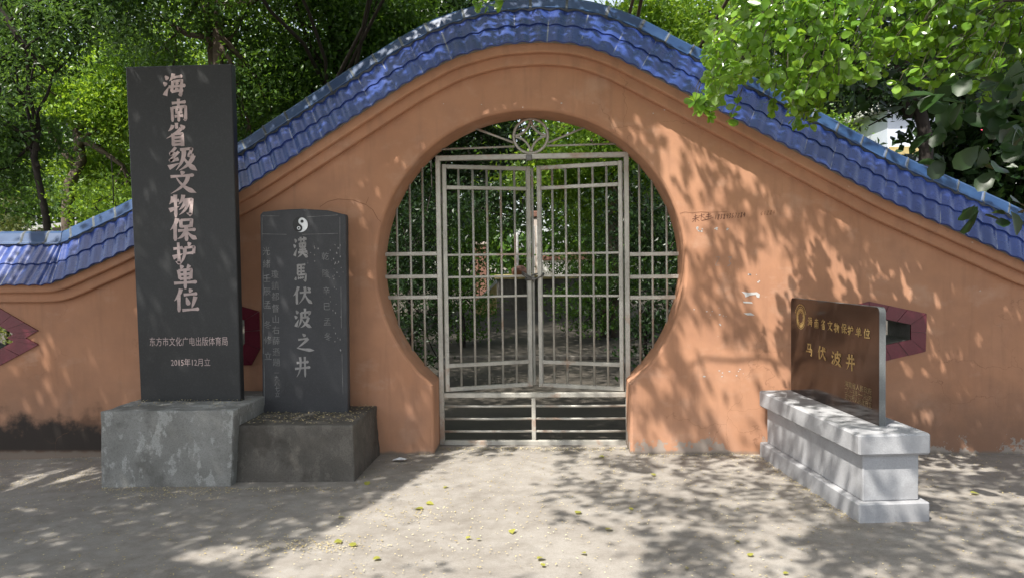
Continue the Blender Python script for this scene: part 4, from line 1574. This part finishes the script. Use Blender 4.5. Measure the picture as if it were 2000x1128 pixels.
def shrub(px, Y, h, r, n_leaf, L, mat, label):
    bx = gxy(px, Y)
    z0 = bz(Y)
    bl_ = [(bx + RNG.uniform(-r, r) * 0.6, Y + RNG.uniform(-r, r) * 0.4, z0 + h * q, r * RNG.uniform(0.6, 0.9), r * 0.7, h * 0.2) for q in (0.25, 0.45, 0.6, 0.78, 0.9)]
    return make_tree((bx, Y, z0), (bx, Y, z0 + h * 0.5), 0.03, bl_, n_leaf, L, L * 0.5, mat, label, SG, 'bark_dark', 'shrub', clump=36, csize=0.16, cat='shrub')


shrub(800, 2.6, 2.5, 0.55, 5200, 0.065, 'leaf_dark', 'dark shrub behind the left side bars of the gate')
shrub(905, 6.0, 2.0, 0.5, 3600, 0.075, 'leaf_mid', 'leafy shrub behind the left gate leaf, beside the brown posts')
shrub(1275, 3.0, 2.4, 0.6, 5600, 0.065, 'leaf_dark', 'dark shrub behind the right side bars of the gate')
shrub(1190, 6.5, 1.5, 0.7, 3600, 0.075, 'leaf_mid', 'low spreading shrub in front of the white garden wall')
shrub(1150, 9.5, 2.6, 0.9, 4200, 0.09, 'leaf_mid', 'taller shrub growing behind the white garden wall')
shrub(840, 10.0, 3.2, 1.1, 4800, 0.10, 'leaf_dark', 'big dark shrub at the back left of the garden')
shrub(720, 5.0, 2.8, 0.9, 4000, 0.08, 'leaf_dark', 'dark shrub hidden mostly behind the wall left of the gate')
shrub(1345, 6.0, 3.2, 1.0, 4000, 0.08, 'leaf_dark', 'tall dark shrub at the right edge of the moon opening')
t_ = shrub(0, 4.4, 2.3, 0.45, 3600, 0.07, 'leaf_pale', 'pale flowering shrub peeping over the low left roof')
shrub(-60, 5.5, 3.0, 0.9, 4200, 0.08, 'leaf_mid', 'mid green shrub at the very left edge behind the pale flowering shrub')
shrub(215, 4.0, 2.6, 0.55, 4200, 0.07, 'leaf_bright', 'bright shrub above the low roof left of the tall stele')

# ------------------------------------------------------------------ things in the garden
YW = 11.0
z0 = bz(YW)
pc = at(1065, 560, YW)
well = empty('well_curb', (pc[0], YW + 1.1, z0), 'low round grey well curb with a speckled ochre rim inside the garden', 'well')
wr = (at(1170, 560, YW)[0] - at(962, 560, YW)[0]) / 2
zt = at(1065, 540, YW)[2]


def ring_wall(c, r0, r1, z0, z1, n=48):
    mb = MB()
    vs = []
    for i in range(n):
        a = 2 * math.pi * i / n
        for r_, z in ((r0, z0), (r0, z1), (r1, z1), (r1, z0)):
            vs.append((c[0] + math.cos(a) * r_, c[1] + math.sin(a) * r_, z))
    fs = []
    for i in range(n):
        j = (i + 1) % n
        for k in range(4):
            fs.append((4 * i + k, 4 * j + k, 4 * j + (k + 1) % 4, 4 * i + (k + 1) % 4))
    mb.add(vs, fs, 0, False)
    return mb


wc = (pc[0], YW + 1.1)
ring_wall(wc, wr, wr - 0.22, z0 - 0.2, zt - 0.05).build('curb', M['cement_brown'], well)
ring_wall(wc, wr + 0.05, wr - 0.3, zt - 0.05, zt + 0.03).build('rim', M['ochre'], well)
mb = MB()
disc_n = 32
mb.add([(wc[0] + math.cos(2 * math.pi * i / disc_n) * (wr - 0.25), wc[1] + math.sin(2 * math.pi * i / disc_n) * (wr - 0.25), zt - 0.02) for i in range(disc_n)], [tuple(range(disc_n))])
mb.build('cover', M['ochre'], well)
# small boulder resting by the rim
import bmesh


def boulder(name, c, r, mat, label, cat):
    bm = bmesh.new()
    bmesh.ops.create_icosphere(bm, subdivisions=3, radius=1)
    from mathutils import noise
    for v in bm.verts:
        v.co *= 1 + 0.35 * noise.noise(v.co * 1.4 + Vector((c[0], 0, 0)))
        v.co = Vector((v.co.x * r[0] + c[0], v.co.y * r[1] + c[1], v.co.z * r[2] + c[2]))
    me = bpy.data.meshes.new(name)
    bm.to_mesh(me)
    bm.free()
    me.polygons.foreach_set('use_smooth', [True] * len(me.polygons))
    return tag(link_mesh(me, name, M[mat], origin=c), label, cat)


p = at(1016, 527, YW + 0.9)
boulder('boulder', (p[0], YW + 0.9, p[2] - 0.03), (0.2, 0.16, 0.13), 'brick_brown', 'reddish boulder lying on the ochre rim of the well', 'boulder')
# cream pillar
p = at(1046, 520, 12.0)
pil = empty('stone_pillar', (p[0], 12.6, bz(12)), 'slim cream stone pillar with a dark cap standing behind the well', 'pillar')
ztp = at(1046, 425, 12.6)[2]
MB().box((p[0], 12.6, (bz(12) + ztp) / 2), (0.20, 0.20, ztp - bz(12)), bev=0.02).build('shaft', M['stone_cream'], pil)
for dx in (-0.05, 0.05):
    MB().box((p[0] + dx, 12.492, (bz(12) + 0.5 + ztp) / 2), (0.05, 0.014, ztp - bz(12) - 0.9), bev=0.004).build('fluting', M['white_render'], pil)
MB().box((p[0], 12.6, ztp + 0.08), (0.28, 0.28, 0.15), bev=0.02).build('cap', M['brick_brown'], pil)
MB().box((p[0], 12.6, bz(12) + 0.1), (0.34, 0.34, 0.3), bev=0.02).build('foot', M['stone_cream'], pil)
# thin grey pole
p = at(1009, 520, 12.2)
pole = MB().tube([(p[0], 12.2, bz(12) - 0.1), (p[0], 12.2, 1.5), (p[0], 12.2, at(1009, 455, 12.2)[2])], 0.055, 10).build('garden_pole', M['sheet_roof'], None, (p[0], 12.2, bz(12)))
tag(pole, 'thin pale grey pole left of the cream pillar', 'pole')
# brown gateposts
for px, lab in ((931, 'brown brick post in the garden, left one of the pair'), (944, 'brown brick post in the garden, right one of the pair')):
    p = at(px, 520, 13.0)
    q = empty('brick_post', (p[0], 13.0, bz(13)), lab, 'post', 'brown posts in the garden')
    zt_ = at(px, 470, 13.0)[2]
    MB().box((p[0], 13.0, (bz(13) + zt_) / 2 - 0.1), (0.18 if px > 935 else 0.12, 0.2, zt_ - bz(13)), bev=0.012).build('shaft', M['brick_brown'], q)
    MB().box((p[0], 13.0, zt_ - 0.07), (0.26, 0.28, 0.07), bev=0.012).build('cap', M['stone_cream'], q)
# white low wall with a brick coping
p0, p1 = at(1056, 520, 12.4), at(1140, 520, 12.4)
gw = empty('low_wall', ((p0[0] + p1[0]) / 2, 12.4, bz(12.4)), 'low white garden wall with a brown coping right of the pillar', 'wall')
zt_ = at(1090, 508, 12.4)[2]
MB().box(((p0[0] + p1[0]) / 2, 12.4, (bz(12) - 0.2 + zt_) / 2), (p1[0] - p0[0], 0.2, zt_ - bz(12) + 0.2), bev=0.01).build('panel', M['white_render'], gw)
MB().box(((p0[0] + p1[0]) / 2 + 0.1, 12.4, zt_ + 0.056), (p1[0] - p0[0] + 0.1, 0.28, 0.11), bev=0.01).build('coping', M['brick_brown'], gw)
# sloped white and ochre kerb
p0, p1 = at(922, 562, 10.2), at(968, 550, 10.2)
z0_ = bz(10.2)
kb = empty('ramp_kerb', ((p0[0] + p1[0]) / 2, 10.2, z0_), 'short sloping kerb with a white top and ochre side left of the well', 'kerb')
zt1 = at(970, 548, 10.2)[2]
MB().prism([(p0[0], z0_ - 0.1), (p1[0], z0_ - 0.1), (p1[0], zt1 - 0.06), (p0[0], z0_ + 0.1)], 10.2, 10.5).build('side', M['ochre'], kb)
MB().prism([(p0[0] - 0.02, z0_ + 0.101), (p1[0] + 0.01, zt1 - 0.059), (p1[0] + 0.01, zt1 + 0.02), (p0[0] - 0.02, z0_ + 0.18)], 10.17, 10.53).build('top', M['white_render'], kb)
# step line across the garden paving
st_ = MB().box((0.4, 4.9, bz(4.9) + 0.015), (7.0, 0.16, 0.06), bev=0.01).build('step_edge', M['cement_brown'], None, (0.4, 4.9, bz(4.9)))
tag(st_, 'low concrete step edge crossing the garden paving', 'step')

# shed far left
YD = 9.0
p0, p1 = at(70, 450, YD), at(152, 450, YD)
shed = empty('shed', ((p0[0] + p1[0]) / 2, YD + 1, bz(YD)), 'small open shed with a pale sheet roof beyond the low left wall', 'shed')
za, zb_ = at(70, 443, YD)[2], at(152, 431, YD)[2]
MB().prism([(p0[0] - 1.2, za - 0.18), (p1[0], zb_ - 0.08), (p1[0], zb_), (p0[0] - 1.2, za - 0.10)], YD, YD + 2.2).build('roof', M['sheet_roof'], shed)
for px in (123, 30):
    p = at(px, 450, YD + 0.2)
    MB().box((p[0], YD + 0.2, (bz(YD) + za - 0.1) / 2), (0.12, 0.12, za - 0.12 - bz(YD)), bev=0.01).build('post', M['white_render'], shed)
MB().box(((p0[0] + p1[0]) / 2 - 0.5, YD + 2.0, (bz(YD) + za - 0.2) / 2), (p1[0] - p0[0] + 1.0, 0.15, za - bz(YD) - 0.2)).build('wall', M['brick_brown'], shed)
# pale building at the right
YB = 13.0
p0, p1 = at(1735, 300, YB), at(1850, 300, YB)
bld = empty('pale_building', ((p0[0] + p1[0]) / 2, YB + 2, bz(YB)), 'pale blue rendered building glimpsed behind the right hand trunk', 'building')
zt_ = at(1750, 212, YB)[2]
MB().box(((p0[0] + p1[0]) / 2, YB + 2, (zt_ + bz(YB)) / 2), (p1[0] - p0[0], 3.9, zt_ - bz(YB))).build('wall', M['pale_blue_render'], bld)
MB().box(((p0[0] + p1[0]) / 2, YB + 2, zt_ + 0.09), (p1[0] - p0[0] + 0.4, 4.4, 0.18), bev=0.02).build('roof_slab', M['white_render'], bld)
MB().box(((p0[0] + p1[0]) / 2, YB - 0.05, at(1750, 296, YB)[2]), (p1[0] - p0[0], 0.1, 0.2), bev=0.01).build('ledge', M['ochre'], bld)
# red roofed house
p = at(2010, 270, 15.0)
hs = empty('red_roofed_house', (p[0], 16, bz(15)), 'red roofed house at the far right edge, mostly hidden by leaves', 'house')
MB().box((p[0], 16, (p[2] - 0.2 + bz(15)) / 2), (2.6, 2.4, p[2] - 0.2 - bz(15))).build('wall', M['white_render'], hs)
MB().add([(p[0] - 1.5, 14.6, p[2] - 0.2), (p[0] + 1.5, 14.6, p[2] - 0.2), (p[0] + 1.5, 17.4, p[2] - 0.2), (p[0] - 1.5, 17.4, p[2] - 0.2), (p[0] - 1.5, 16, p[2] + 0.7), (p[0] + 1.5, 16, p[2] + 0.7)],
         [(0, 1, 5, 4), (2, 3, 4, 5), (0, 4, 3), (1, 2, 5), (0, 3, 2, 1)]).build('roof', M['red_roof'], hs)


# ------------------------------------------------------------------ the two trees on the viewer's side
def in_poly(x, y, poly):
    r = np.zeros(np.shape(x), bool)
    n = len(poly)
    for i in range(n):
        x0, y0 = poly[i]
        x1, y1 = poly[(i + 1) % n]
        c = ((y0 > y) != (y1 > y)) & (x < (x1 - x0) * (y - y0) / ((y1 - y0) or 1e-9) + x0)
        r ^= c
    return r


LIT_GROUND = [([(470, 1140), (620, 1045), (760, 965), (850, 908), (900, 885), (1000, 878), (1110, 890), (1070, 950), (1060, 1010), (1150, 1030), (1265, 1055), (1235, 1140)], 0.93),
              ([(0, 925), (170, 902), (205, 925), (100, 955), (0, 975)], 0.65), ([(0, 985), (90, 972), (60, 1000), (0, 1012)], 0.65),
              ([(330, 1062), (560, 1010), (610, 1040), (420, 1110), (330, 1118)], 0.45), ([(1240, 1140), (1275, 1058), (1405, 1050), (1425, 1140)], 0.10),
              ([(1440, 1080), (1570, 1065), (1560, 1140), (1440, 1140)], 0.72), ([(1480, 1022), (1575, 1018), (1570, 1050), (1485, 1050)], 0.9),
              ([(1080, 900), (1240, 890), (1500, 900), (1470, 960), (1130, 960)], 0.42), ([(1820, 960), (2010, 950), (2010, 1010), (1830, 1005)], 0.5)]


_g = np.random.default_rng(21)
_GA = _g.uniform(0, 2 * math.pi, 40)
_GF = np.where(np.arange(40) < 24, _g.uniform(8, 13, 40), _g.uniform(16, 24, 40))
_GP = _g.uniform(0, 2 * math.pi, 40)
_GW = np.where(np.arange(40) < 24, 1.0, 0.6)


def _gap_raw(x, y):
    v = np.zeros(np.shape(x))
    for a, f, ph, w in zip(_GA, _GF, _GP, _GW):
        v += w * np.sin((np.cos(a) * x + np.sin(a) * y * 0.9) * f + ph)
    return v


_GS = np.sort(_gap_raw(_g.uniform(-20, 20, 4000), _g.uniform(-20, 20, 4000)))


def GAP(x, y):
    return np.searchsorted(_GS, _gap_raw(x, y)) / 4000.0


def lit_at(p):
    """how much sun is wanted on what lies down-sun of each point p (N,3): 0 shade .. 1 sun"""
    d = SUN_D
    tg = -p[:, 2] / d[2]
    tw = (-0.05 - p[:, 1]) / d[1]
    hitw = p + d * tw[:, None]
    zt_ = top_z(hitw[:, 0])
    is_wall = (tw < tg) & (hitw[:, 2] < zt_ + 0.05)
    is_roof = (tw < tg) & (hitw[:, 2] >= zt_ + 0.05) & (hitw[:, 2] < zt_ + 0.80)
    hg = p + d * tg[:, None]
    lit = np.full(len(p), 0.6)
    # ground
    px, py, w = to_px(hg)
    front = (~is_wall) & (~is_roof) & (tg <= tw)
    g = np.where(px < 1060, 0.04, np.where(px < 1540, 0.36, 0.26))
    for poly, v in LIT_GROUND:
        g = np.where(in_poly(px, py, poly), v, g)
    g = np.where((w < 0.5) | (hg[:, 1] < -4.6), 0.55, g)
    lit = np.where(front, g, lit)
    px, py, w = to_px(hitw)
    wl = np.where(px < 1275, 0.015, np.where(px < 1520, np.where(py < 420, 0.36, 0.54), np.where(px < 1640, np.where(py < 500, 0.20, 0.46), np.where(px < 1820, np.where(py < 480, 0.09, 0.48), 0.26))))
    wl = np.where((px > 1900), 0.16, wl)
    wl = np.where((np.abs(hitw[:, 0]) < 0.8) & (hitw[:, 2] < 1.3), 0.5, wl)      # through the gate
    lit = np.where(is_wall, wl, lit)
    rf = np.where(px < 130, 0.45, np.where(px < 720, 0.04, np.where(px < 1360, 0.36, 0.09)))
    lit = np.where(is_roof, rf, lit)
    beyond = ~(is_wall | is_roof | front)
    lit = np.where(beyond, np.where((hg[:, 1] > 0.2) & (hg[:, 1] < 3.4) & (np.abs(hg[:, 0]) < 2.4), 0.10, 0.8), lit)
    # gather the gaps between the leaves into openings a hand or two wide
    nz = GAP(hg[:, 0], hg[:, 1])
    part = (lit > 0.07) & (lit < 0.62)
    k = np.where(is_wall, 0.85, 0.6)
    gathered = np.where(nz < lit, 0.93, 0.05)
    lit = np.where(part, lit * (1 - k) + gathered * k, lit)
    return lit


def canopy(box, ncl, per, crad, L, Wd, extra=None):  # overhead leaves thinned so their shadows follow the wanted sun pattern
    lo, hi = np.array(box[0]), np.array(box[1])
    c = lo + (hi - lo) * RNG.random((ncl, 3))
    q = np.clip(-np.log(np.clip(lit_at(c), 0.02, 0.99)) / 3.4, 0, 1)
    keep = RNG.random(ncl) < q
    # stay out of the picture
    px, py, w = to_px(c)
    keep &= ~((w > 0.1) & (py > -70) & (px > -200) & (px < 2200))
    # leave the hanging bright branch in the sun
    h = c + SUN_D * ((3.3 - c[:, 2]) / SUN_D[2])[:, None]
    keep &= ~((h[:, 0] > 1.0) & (h[:, 0] < 2.35) & (h[:, 1] > -1.85) & (h[:, 1] < -0.85) & (RNG.random(ncl) < 0.6))
    if extra is not None:
        keep &= extra(c)
    c = c[keep]
    P = c[:, None] + RNG.normal(size=(len(c), per, 3)) * crad * np.array([1, 1, 0.6])
    P = P.reshape(-1, 3)
    lv = lit_at(P)
    ok = RNG.random(len(P)) > np.where(lv > 0.6, lv * 1.03, np.where(lv > 0.35, 0.35, 0.0))
    h = P + SUN_D * ((3.3 - P[:, 2]) / SUN_D[2])[:, None]
    ok &= ~((h[:, 0] > 1.0) & (h[:, 0] < 2.35) & (h[:, 1] > -1.85) & (h[:, 1] < -0.85) & (RNG.random(len(P)) < 0.8))
    return c, leaf_quads(P[ok], L, Wd, 0.7)


FL_BASE = np.array([-5.6, -3.4, 0.0])
fl = empty('shade_tree', tuple(FL_BASE), 'big shade tree overhead at the left, its dark bough hanging into the upper left corner', 'tree', 'shade trees on the near side of the wall')
FR_BASE = np.array([5.4, -2.4, 0.0])
fr_t = empty('shade_tree', tuple(FR_BASE), 'shade tree on the near side whose bright glossy branch hangs over the right roof', 'tree', 'shade trees on the near side of the wall')
cL, VL = canopy(((-9.0, -8.0, 4.3), (0.9, -0.35, 6.8)), 6800, 24, 0.19, 0.105, 0.055)
cR, VR = canopy(((0.9, -8.0, 4.2), (6.5, -0.35, 6.8)), 4600, 22, 0.17, 0.10, 0.052)

# left tree: trunk, limbs to the canopy, a dark bough in view at the corner
mb = MB()
P0 = limb(mb, FL_BASE + np.array([0, 0, -0.2]), FL_BASE + np.array([0.4, 0.4, 3.6]), 0.26, 0.19, 0.02, 9, 12)
fork = FL_BASE + np.array([0.4, 0.4, 3.5])
cs = cL[(lit_at(cL) < 0.1) & (cL[:, 0] < -1.5) & (lit_at(fork + (cL - fork) * 0.6) < 0.2)]
sub = cs[RNG.choice(len(cs), 24, replace=False)]
for e in sub:
    m_ = fork + (e - fork) * 0.5 + np.array([0, 0, 0.4])
    limb(mb, fork, m_, 0.085, 0.04, 0.06)
    limb(mb, m_, e, 0.04, 0.012, 0.08)
b0 = at(-160, -120, 0.3)
b1 = at(0, 20, 0.5)
b2 = at(50, 95, 0.55)
b3 = at(92, 142, 0.6)
mb.tube([fork, fork + (b0 - fork) * 0.5 + np.array([0, 0, 0.4]), b0, b1, b2, b3], [0.09, 0.075, 0.05, 0.03, 0.022, 0.008], 8, jit=0.06)
tw = []
for s_, e_ in (((0, 20), (60, -30)), ((50, 95), (110, 60)), ((30, 60), (-20, 120)), ((20, 40), (150, 10)), ((70, 120), (50, 190))):
    a, b = at(*s_, 0.5), at(*e_, 0.6)
    limb(mb, a, b, 0.012, 0.004, 0.1, 6, 5)
    tw.append((a, b))
mb.build('trunk', M['bark_dark'], fl)
me = quads_mesh('crown', VL)
link_mesh(me, 'crown', M['leaf_canopy'], fl)
C = []
for a, b in tw + [(b0, b1), (b1, b3)]:
    t = RNG.random((150, 1))
    C.append(a + (b - a) * t + RNG.normal(size=(150, 3)) * np.array([0.16, 0.16, 0.08]))
for px, py in ((225, 70), (245, 95), (200, 45), (20, 200), (-20, 90), (120, 20), (60, 10), (10, 150), (160, 5)):
    C.append(at(px, py, 0.4) + RNG.normal(size=(110, 3)) * np.array([0.13, 0.16, 0.06]))
C = np.concatenate(C)
me = quads_mesh('foliage', leaf_quads(C, 0.06, 0.026, 0.9))
link_mesh(me, 'foliage', M['leaf_feather'], fl)

# right tree: trunk and limbs out of the picture, the leafy branch in it
mb = MB()
limb(mb, FR_BASE + np.array([0, 0, -0.2]), FR_BASE + np.array([-0.3, 0.2, 3.3]), 0.20, 0.14, 0.02, 9, 12)
fork2 = FR_BASE + np.array([-0.3, 0.2, 3.2])
for e in cR[RNG.choice(len(cR), 18, replace=False)]:
    m_ = fork2 + (e - fork2) * 0.5 + np.array([0, 0, 0.3])
    limb(mb, fork2, m_, 0.07, 0.03, 0.06)
    limb(mb, m_, e, 0.03, 0.010, 0.08)
BR = [(1380, -40), (1480, -30), (1600, -50), (1720, -60), (1850, -40), (1960, 0)]
boughs = []
for k, (px, py) in enumerate(BR):
    e = at(px, py, -1.2 - 0.12 * k)
    limb(mb, fork2, e, 0.05, 0.014, 0.04, 8)
    boughs.append(e)
VIS = [(1400, 35), (1450, -40), (2060, -40), (2060, 190), (1930, 205), (1860, 150), (1780, 185), (1740, 160), (1660, 150), (1620, 185), (1585, 240), (1555, 235), (1530, 175), (1480, 150), (1440, 150),
       (1400, 195), (1368, 222), (1352, 195), (1385, 150), (1372, 85)]
ros = []
while len(ros) < 820:
    px, py = random.uniform(1345, 2060), random.uniform(-45, 245)
    if not in_poly(np.array([px]), np.array([py]), VIS)[0]:
        continue
    if px > 1640 and py > 90 and random.random() < 0.45:
        continue
    Yd = random.uniform(-1.75, -0.85)
    ros.append(at(px, py, Yd))
for px, py in ((1362, 196), (1372, 212), (1385, 222), (1392, 205), (1568, 236), (1556, 228), (1580, 243), (1510, 215), (1500, 200), (1600, 215), (1425, 232), (1440, 205), (1620, 200), (935, 6), (950, 10), (985, 2), (925, -2),
               (970, -12), (1740, 12), (1752, 30), (1560, 120), (1830, 40)):
    ros.append(at(px, py, -1.3))
ros = np.array(ros)
twg = mb
for p in ros:
    b = boughs[int(np.argmin([np.linalg.norm(q - p) for q in boughs]))]
    d = b - p
    Ld = np.linalg.norm(d)
    if Ld > 0.15:
        d = unit(d + np.array([0.25, 0, 0.1]) * Ld) * random.uniform(0.10, 0.22)
    twg.tube([p, p + d * 0.5 + np.array([0, 0, 0.02]), p + d], [0.0015, 0.002, 0.0025], 4, mi=1, cap=False)
p_ = at(960, -6, -1.3)
limb(mb, at(1380, -40, -1.3), p_ + np.array([0, 0, 0.1]), 0.014, 0.006, 0.05, 8, 5)
mb.build('trunk', [M['bark_dark'], M['twig']], fr_t)
me = quads_mesh('crown', VR)
link_mesh(me, 'crown', M['leaf_canopy'], fr_t)
Cs, As, Ns, Ls = [], [], [], []
for p in ros:
    k = RNG.integers(5, 9)
    ax = unit(RNG.normal(size=3) * 0.5 + np.array([-0.35, -0.2, -0.35]))
    for i in range(k):
        a = unit(ax * 0.5 + RNG.normal(size=3) * 0.75)
        Cs.append(p + a * 0.008)
        As.append(a)
        Ns.append(unit(RNG.normal(size=3) * 0.55 + np.array([-0.3, -0.6, 0.65])))
        Ls.append(RNG.uniform(0.040, 0.086))
V, lo_, to_ = big_leaves(np.array(Cs), np.array(As), np.array(Ns), np.array(Ls), wid=0.80)
me = np_mesh('foliage', V, lo_, to_, True)
link_mesh(me, 'foliage', M['leaf_front'], fr_t)
# bigger leaves of another bough at the right edge, their shade put into dark colour
Cs, As, Ns, Ls = [], [], [], []
for px, py, Yd in [(random.uniform(1830, 2030), random.uniform(110, 330), random.uniform(-2.3, -1.4)) for _ in range(26)] + [(1985, 150, -2.2), (1965, 215, -2.2), (1940, 195, -2.1), (1990, 260, -2.1), (1950, 430, -2.0), (1990, 405, -2.0), (1915, 400, -1.9)]:
    p = at(px, py, Yd)
    for i in range(3):
        Cs.append(p + RNG.normal(size=3) * 0.03)
        As.append(unit(RNG.normal(size=3) * 0.6 + np.array([-0.5, -0.1, -0.45])))
        Ns.append(unit(RNG.normal(size=3) * 0.4 + np.array([0, -0.5, 0.8])))
        Ls.append(RNG.uniform(0.09, 0.17))
for _ in range(420):
    p = at(random.uniform(1640, 2040), random.uniform(-40, 215), random.uniform(-1.0, -0.5))
    Cs.append(p)
    As.append(unit(RNG.normal(size=3) * 0.7 + np.array([-0.3, -0.1, -0.4])))
    Ns.append(unit(RNG.normal(size=3) * 0.5 + np.array([0, -0.4, 0.8])))
    Ls.append(RNG.uniform(0.07, 0.12))
V, lo_, to_ = big_leaves(np.array(Cs), np.array(As), np.array(Ns), np.array(Ls), wid=0.8)
me = np_mesh('foliage', V, lo_, to_, True)
link_mesh(me, 'foliage', M['leaf_dark'], fr_t)

# ------------------------------------------------------------------ litter
def litter_points():
    P = []
    n = 10500
    x = RNG.uniform(-5.5, 5.0, n)
    y = -RNG.random(n) ** 1.2 * 5.6
    P.append(np.stack([x, y], -1))
    P.append(np.stack([RNG.uniform(-0.8, 0.85, 500), -0.02 - np.abs(RNG.normal(size=500)) * 0.07 + 0.22], -1))
    P.append(np.stack([RNG.uniform(0.9, 1.85, 140), -0.03 - np.abs(RNG.normal(size=140)) * 0.06], -1))
    t = RNG.random(220)
    e = (A_[None, :2] + (B_ - A_)[None, :2] * t[:, None]) - WX[None, :2] * np.abs(RNG.normal(size=(220, 1))) * 0.05
    P.append(e)
    t = RNG.random(260)
    P.append(np.stack([-3.1 + t * 1.8, -0.99 - np.abs(RNG.normal(size=260)) * 0.06], -1))
    for cx, cy, k, sx, sy in ((on_ground(610, 1065)[0], on_ground(610, 1065)[1], 260, 0.22, 0.08), (on_ground(330, 965)[0], on_ground(330, 965)[1], 160, 0.2, 0.07), (on_ground(150, 935)[0], on_ground(150, 935)[1], 300, 0.45, 0.12), (on_ground(790, 1010)[0], on_ground(790, 1010)[1], 120, 0.2, 0.1)):
        P.append(np.stack([cx + RNG.normal(size=k) * sx, cy + RNG.normal(size=k) * sy], -1))
    P = np.concatenate(P)
    z = ground_z(P[:, 0], P[:, 1]) + 0.009
    z = np.where(P[:, 1] > 0.05, 0.012, z)
    ok = ~((P[:, 0] > -3.15) & (P[:, 0] < -1.26) & (P[:, 1] > -0.98))
    rel = np.stack([P[:, 0] - signc[0], P[:, 1] - signc[1]], -1)
    ok &= ~((np.abs(rel @ LX[:2]) < LEN / 2) & (np.abs(rel @ WX[:2]) < WID / 2))
    return np.concatenate([P, z[:, None]], 1)[ok]


def flat_bits(C, L, Wd):
    n = len(C)
    a = RNG.uniform(0, 2 * math.pi, n)
    ax = np.stack([np.cos(a), np.sin(a), RNG.normal(size=n) * 0.15], -1)
    return leaf_quads(C, L, Wd, 4.0, axis=ax)


me = quads_mesh('petal_litter', flat_bits(litter_points(), 0.0155, 0.0085))
tag(link_mesh(me, 'petal_litter', M['litter']), 'tiny yellow petals and leaflets strewn over the paving', 'litter', kind='stuff')
n = 420
C = np.stack([RNG.uniform(-2.12, -1.30, n), -0.79 + RNG.random(n) * 0.75, np.full(n, 0.432)], -1)
C = C[~((C[:, 1] > -0.34) & (C[:, 1] < -0.2) & (C[:, 0] < -1.45))]
me = quads_mesh('petal_litter', flat_bits(C, 0.020, 0.010))
tag(link_mesh(me, 'petal_litter', M['litter']), 'dry petals gathered on the dark block under the grey stele', 'litter', kind='stuff')
n = 130
C = np.stack([RNG.uniform(-3.08, -2.15, n), -0.52 - np.abs(RNG.normal(size=n)) * 0.12, np.full(n, 0.566)], -1)
C = C[C[:, 1] > -0.93]
me = quads_mesh('petal_litter', flat_bits(C, 0.016, 0.008))
tag(link_mesh(me, 'petal_litter', M['litter']), 'a few petals on the pale block at the foot of the black stele', 'litter', kind='stuff')

# single fallen leaves
V, lo_, to_ = big_leaves(np.array([[0, 0, 0.0]]), np.array([[1.0, 0, 0]]), np.array([[0, 0, 1.0]]), np.array([0.07]))
leaf_me = np_mesh('fallen_leaf', V - np.array([0.035, 0, 0]), lo_, to_, True)
leaf_me.materials.append(M['fallen'])
FL = [(735, 1093), (667, 1012), (660, 1060), (718, 945), (870, 953), (1140, 1082), (1232, 995), (1055, 1092), (1275, 928), (1340, 1112), (1440, 1060), (1510, 975), (1175, 893), (1000, 1040), (915, 1052), (935, 1055), (1465, 1085),
      (1535, 1122), (840, 985), (818, 995), (1130, 1002), (1060, 1105), (1190, 1035), (690, 1065), (1440, 995), (1905, 965)]
for i, (px, py) in enumerate(FL):
    p = on_ground(px, py)
    o = bpy.data.objects.new('fallen_leaf', leaf_me)
    COL.objects.link(o)
    o.location = (p[0], p[1], p[2] + 0.012)
    o.rotation_euler = (RNG.uniform(-0.25, 0.25), RNG.uniform(-0.25, 0.25), RNG.uniform(0, 6.28))
    s = RNG.uniform(0.35, 0.85)
    o.scale = (s, s, s)
    tag(o, 'single yellow green leaf fallen on the grey paving', 'leaf', 'fallen leaves on the paving')
# scrap of white paper
p = on_ground(781, 900)
vs, n = [], 9
for i in range(n):
    a = 2 * math.pi * i / n
    r_ = random.uniform(0.75, 1.1)
    vs.append((p[0] + math.cos(a) * 0.062 * r_, p[1] + math.sin(a) * 0.045 * r_, 0.012 + random.uniform(0, 0.012)))
vs.append((p[0], p[1], 0.035))
vs.append((p[0] + 0.02, p[1] - 0.015, 0.022))
mb = MB().add(vs, [(i, (i + 1) % n, n if i < 5 else n + 1) for i in range(n)] + [(0, n, n + 1), (5, n + 1, n)])
tag(mb.build('paper_scrap', M['paint_white'], None, (p[0], p[1], 0)), 'crumpled white paper scrap on the ground left of the gate', 'paper')
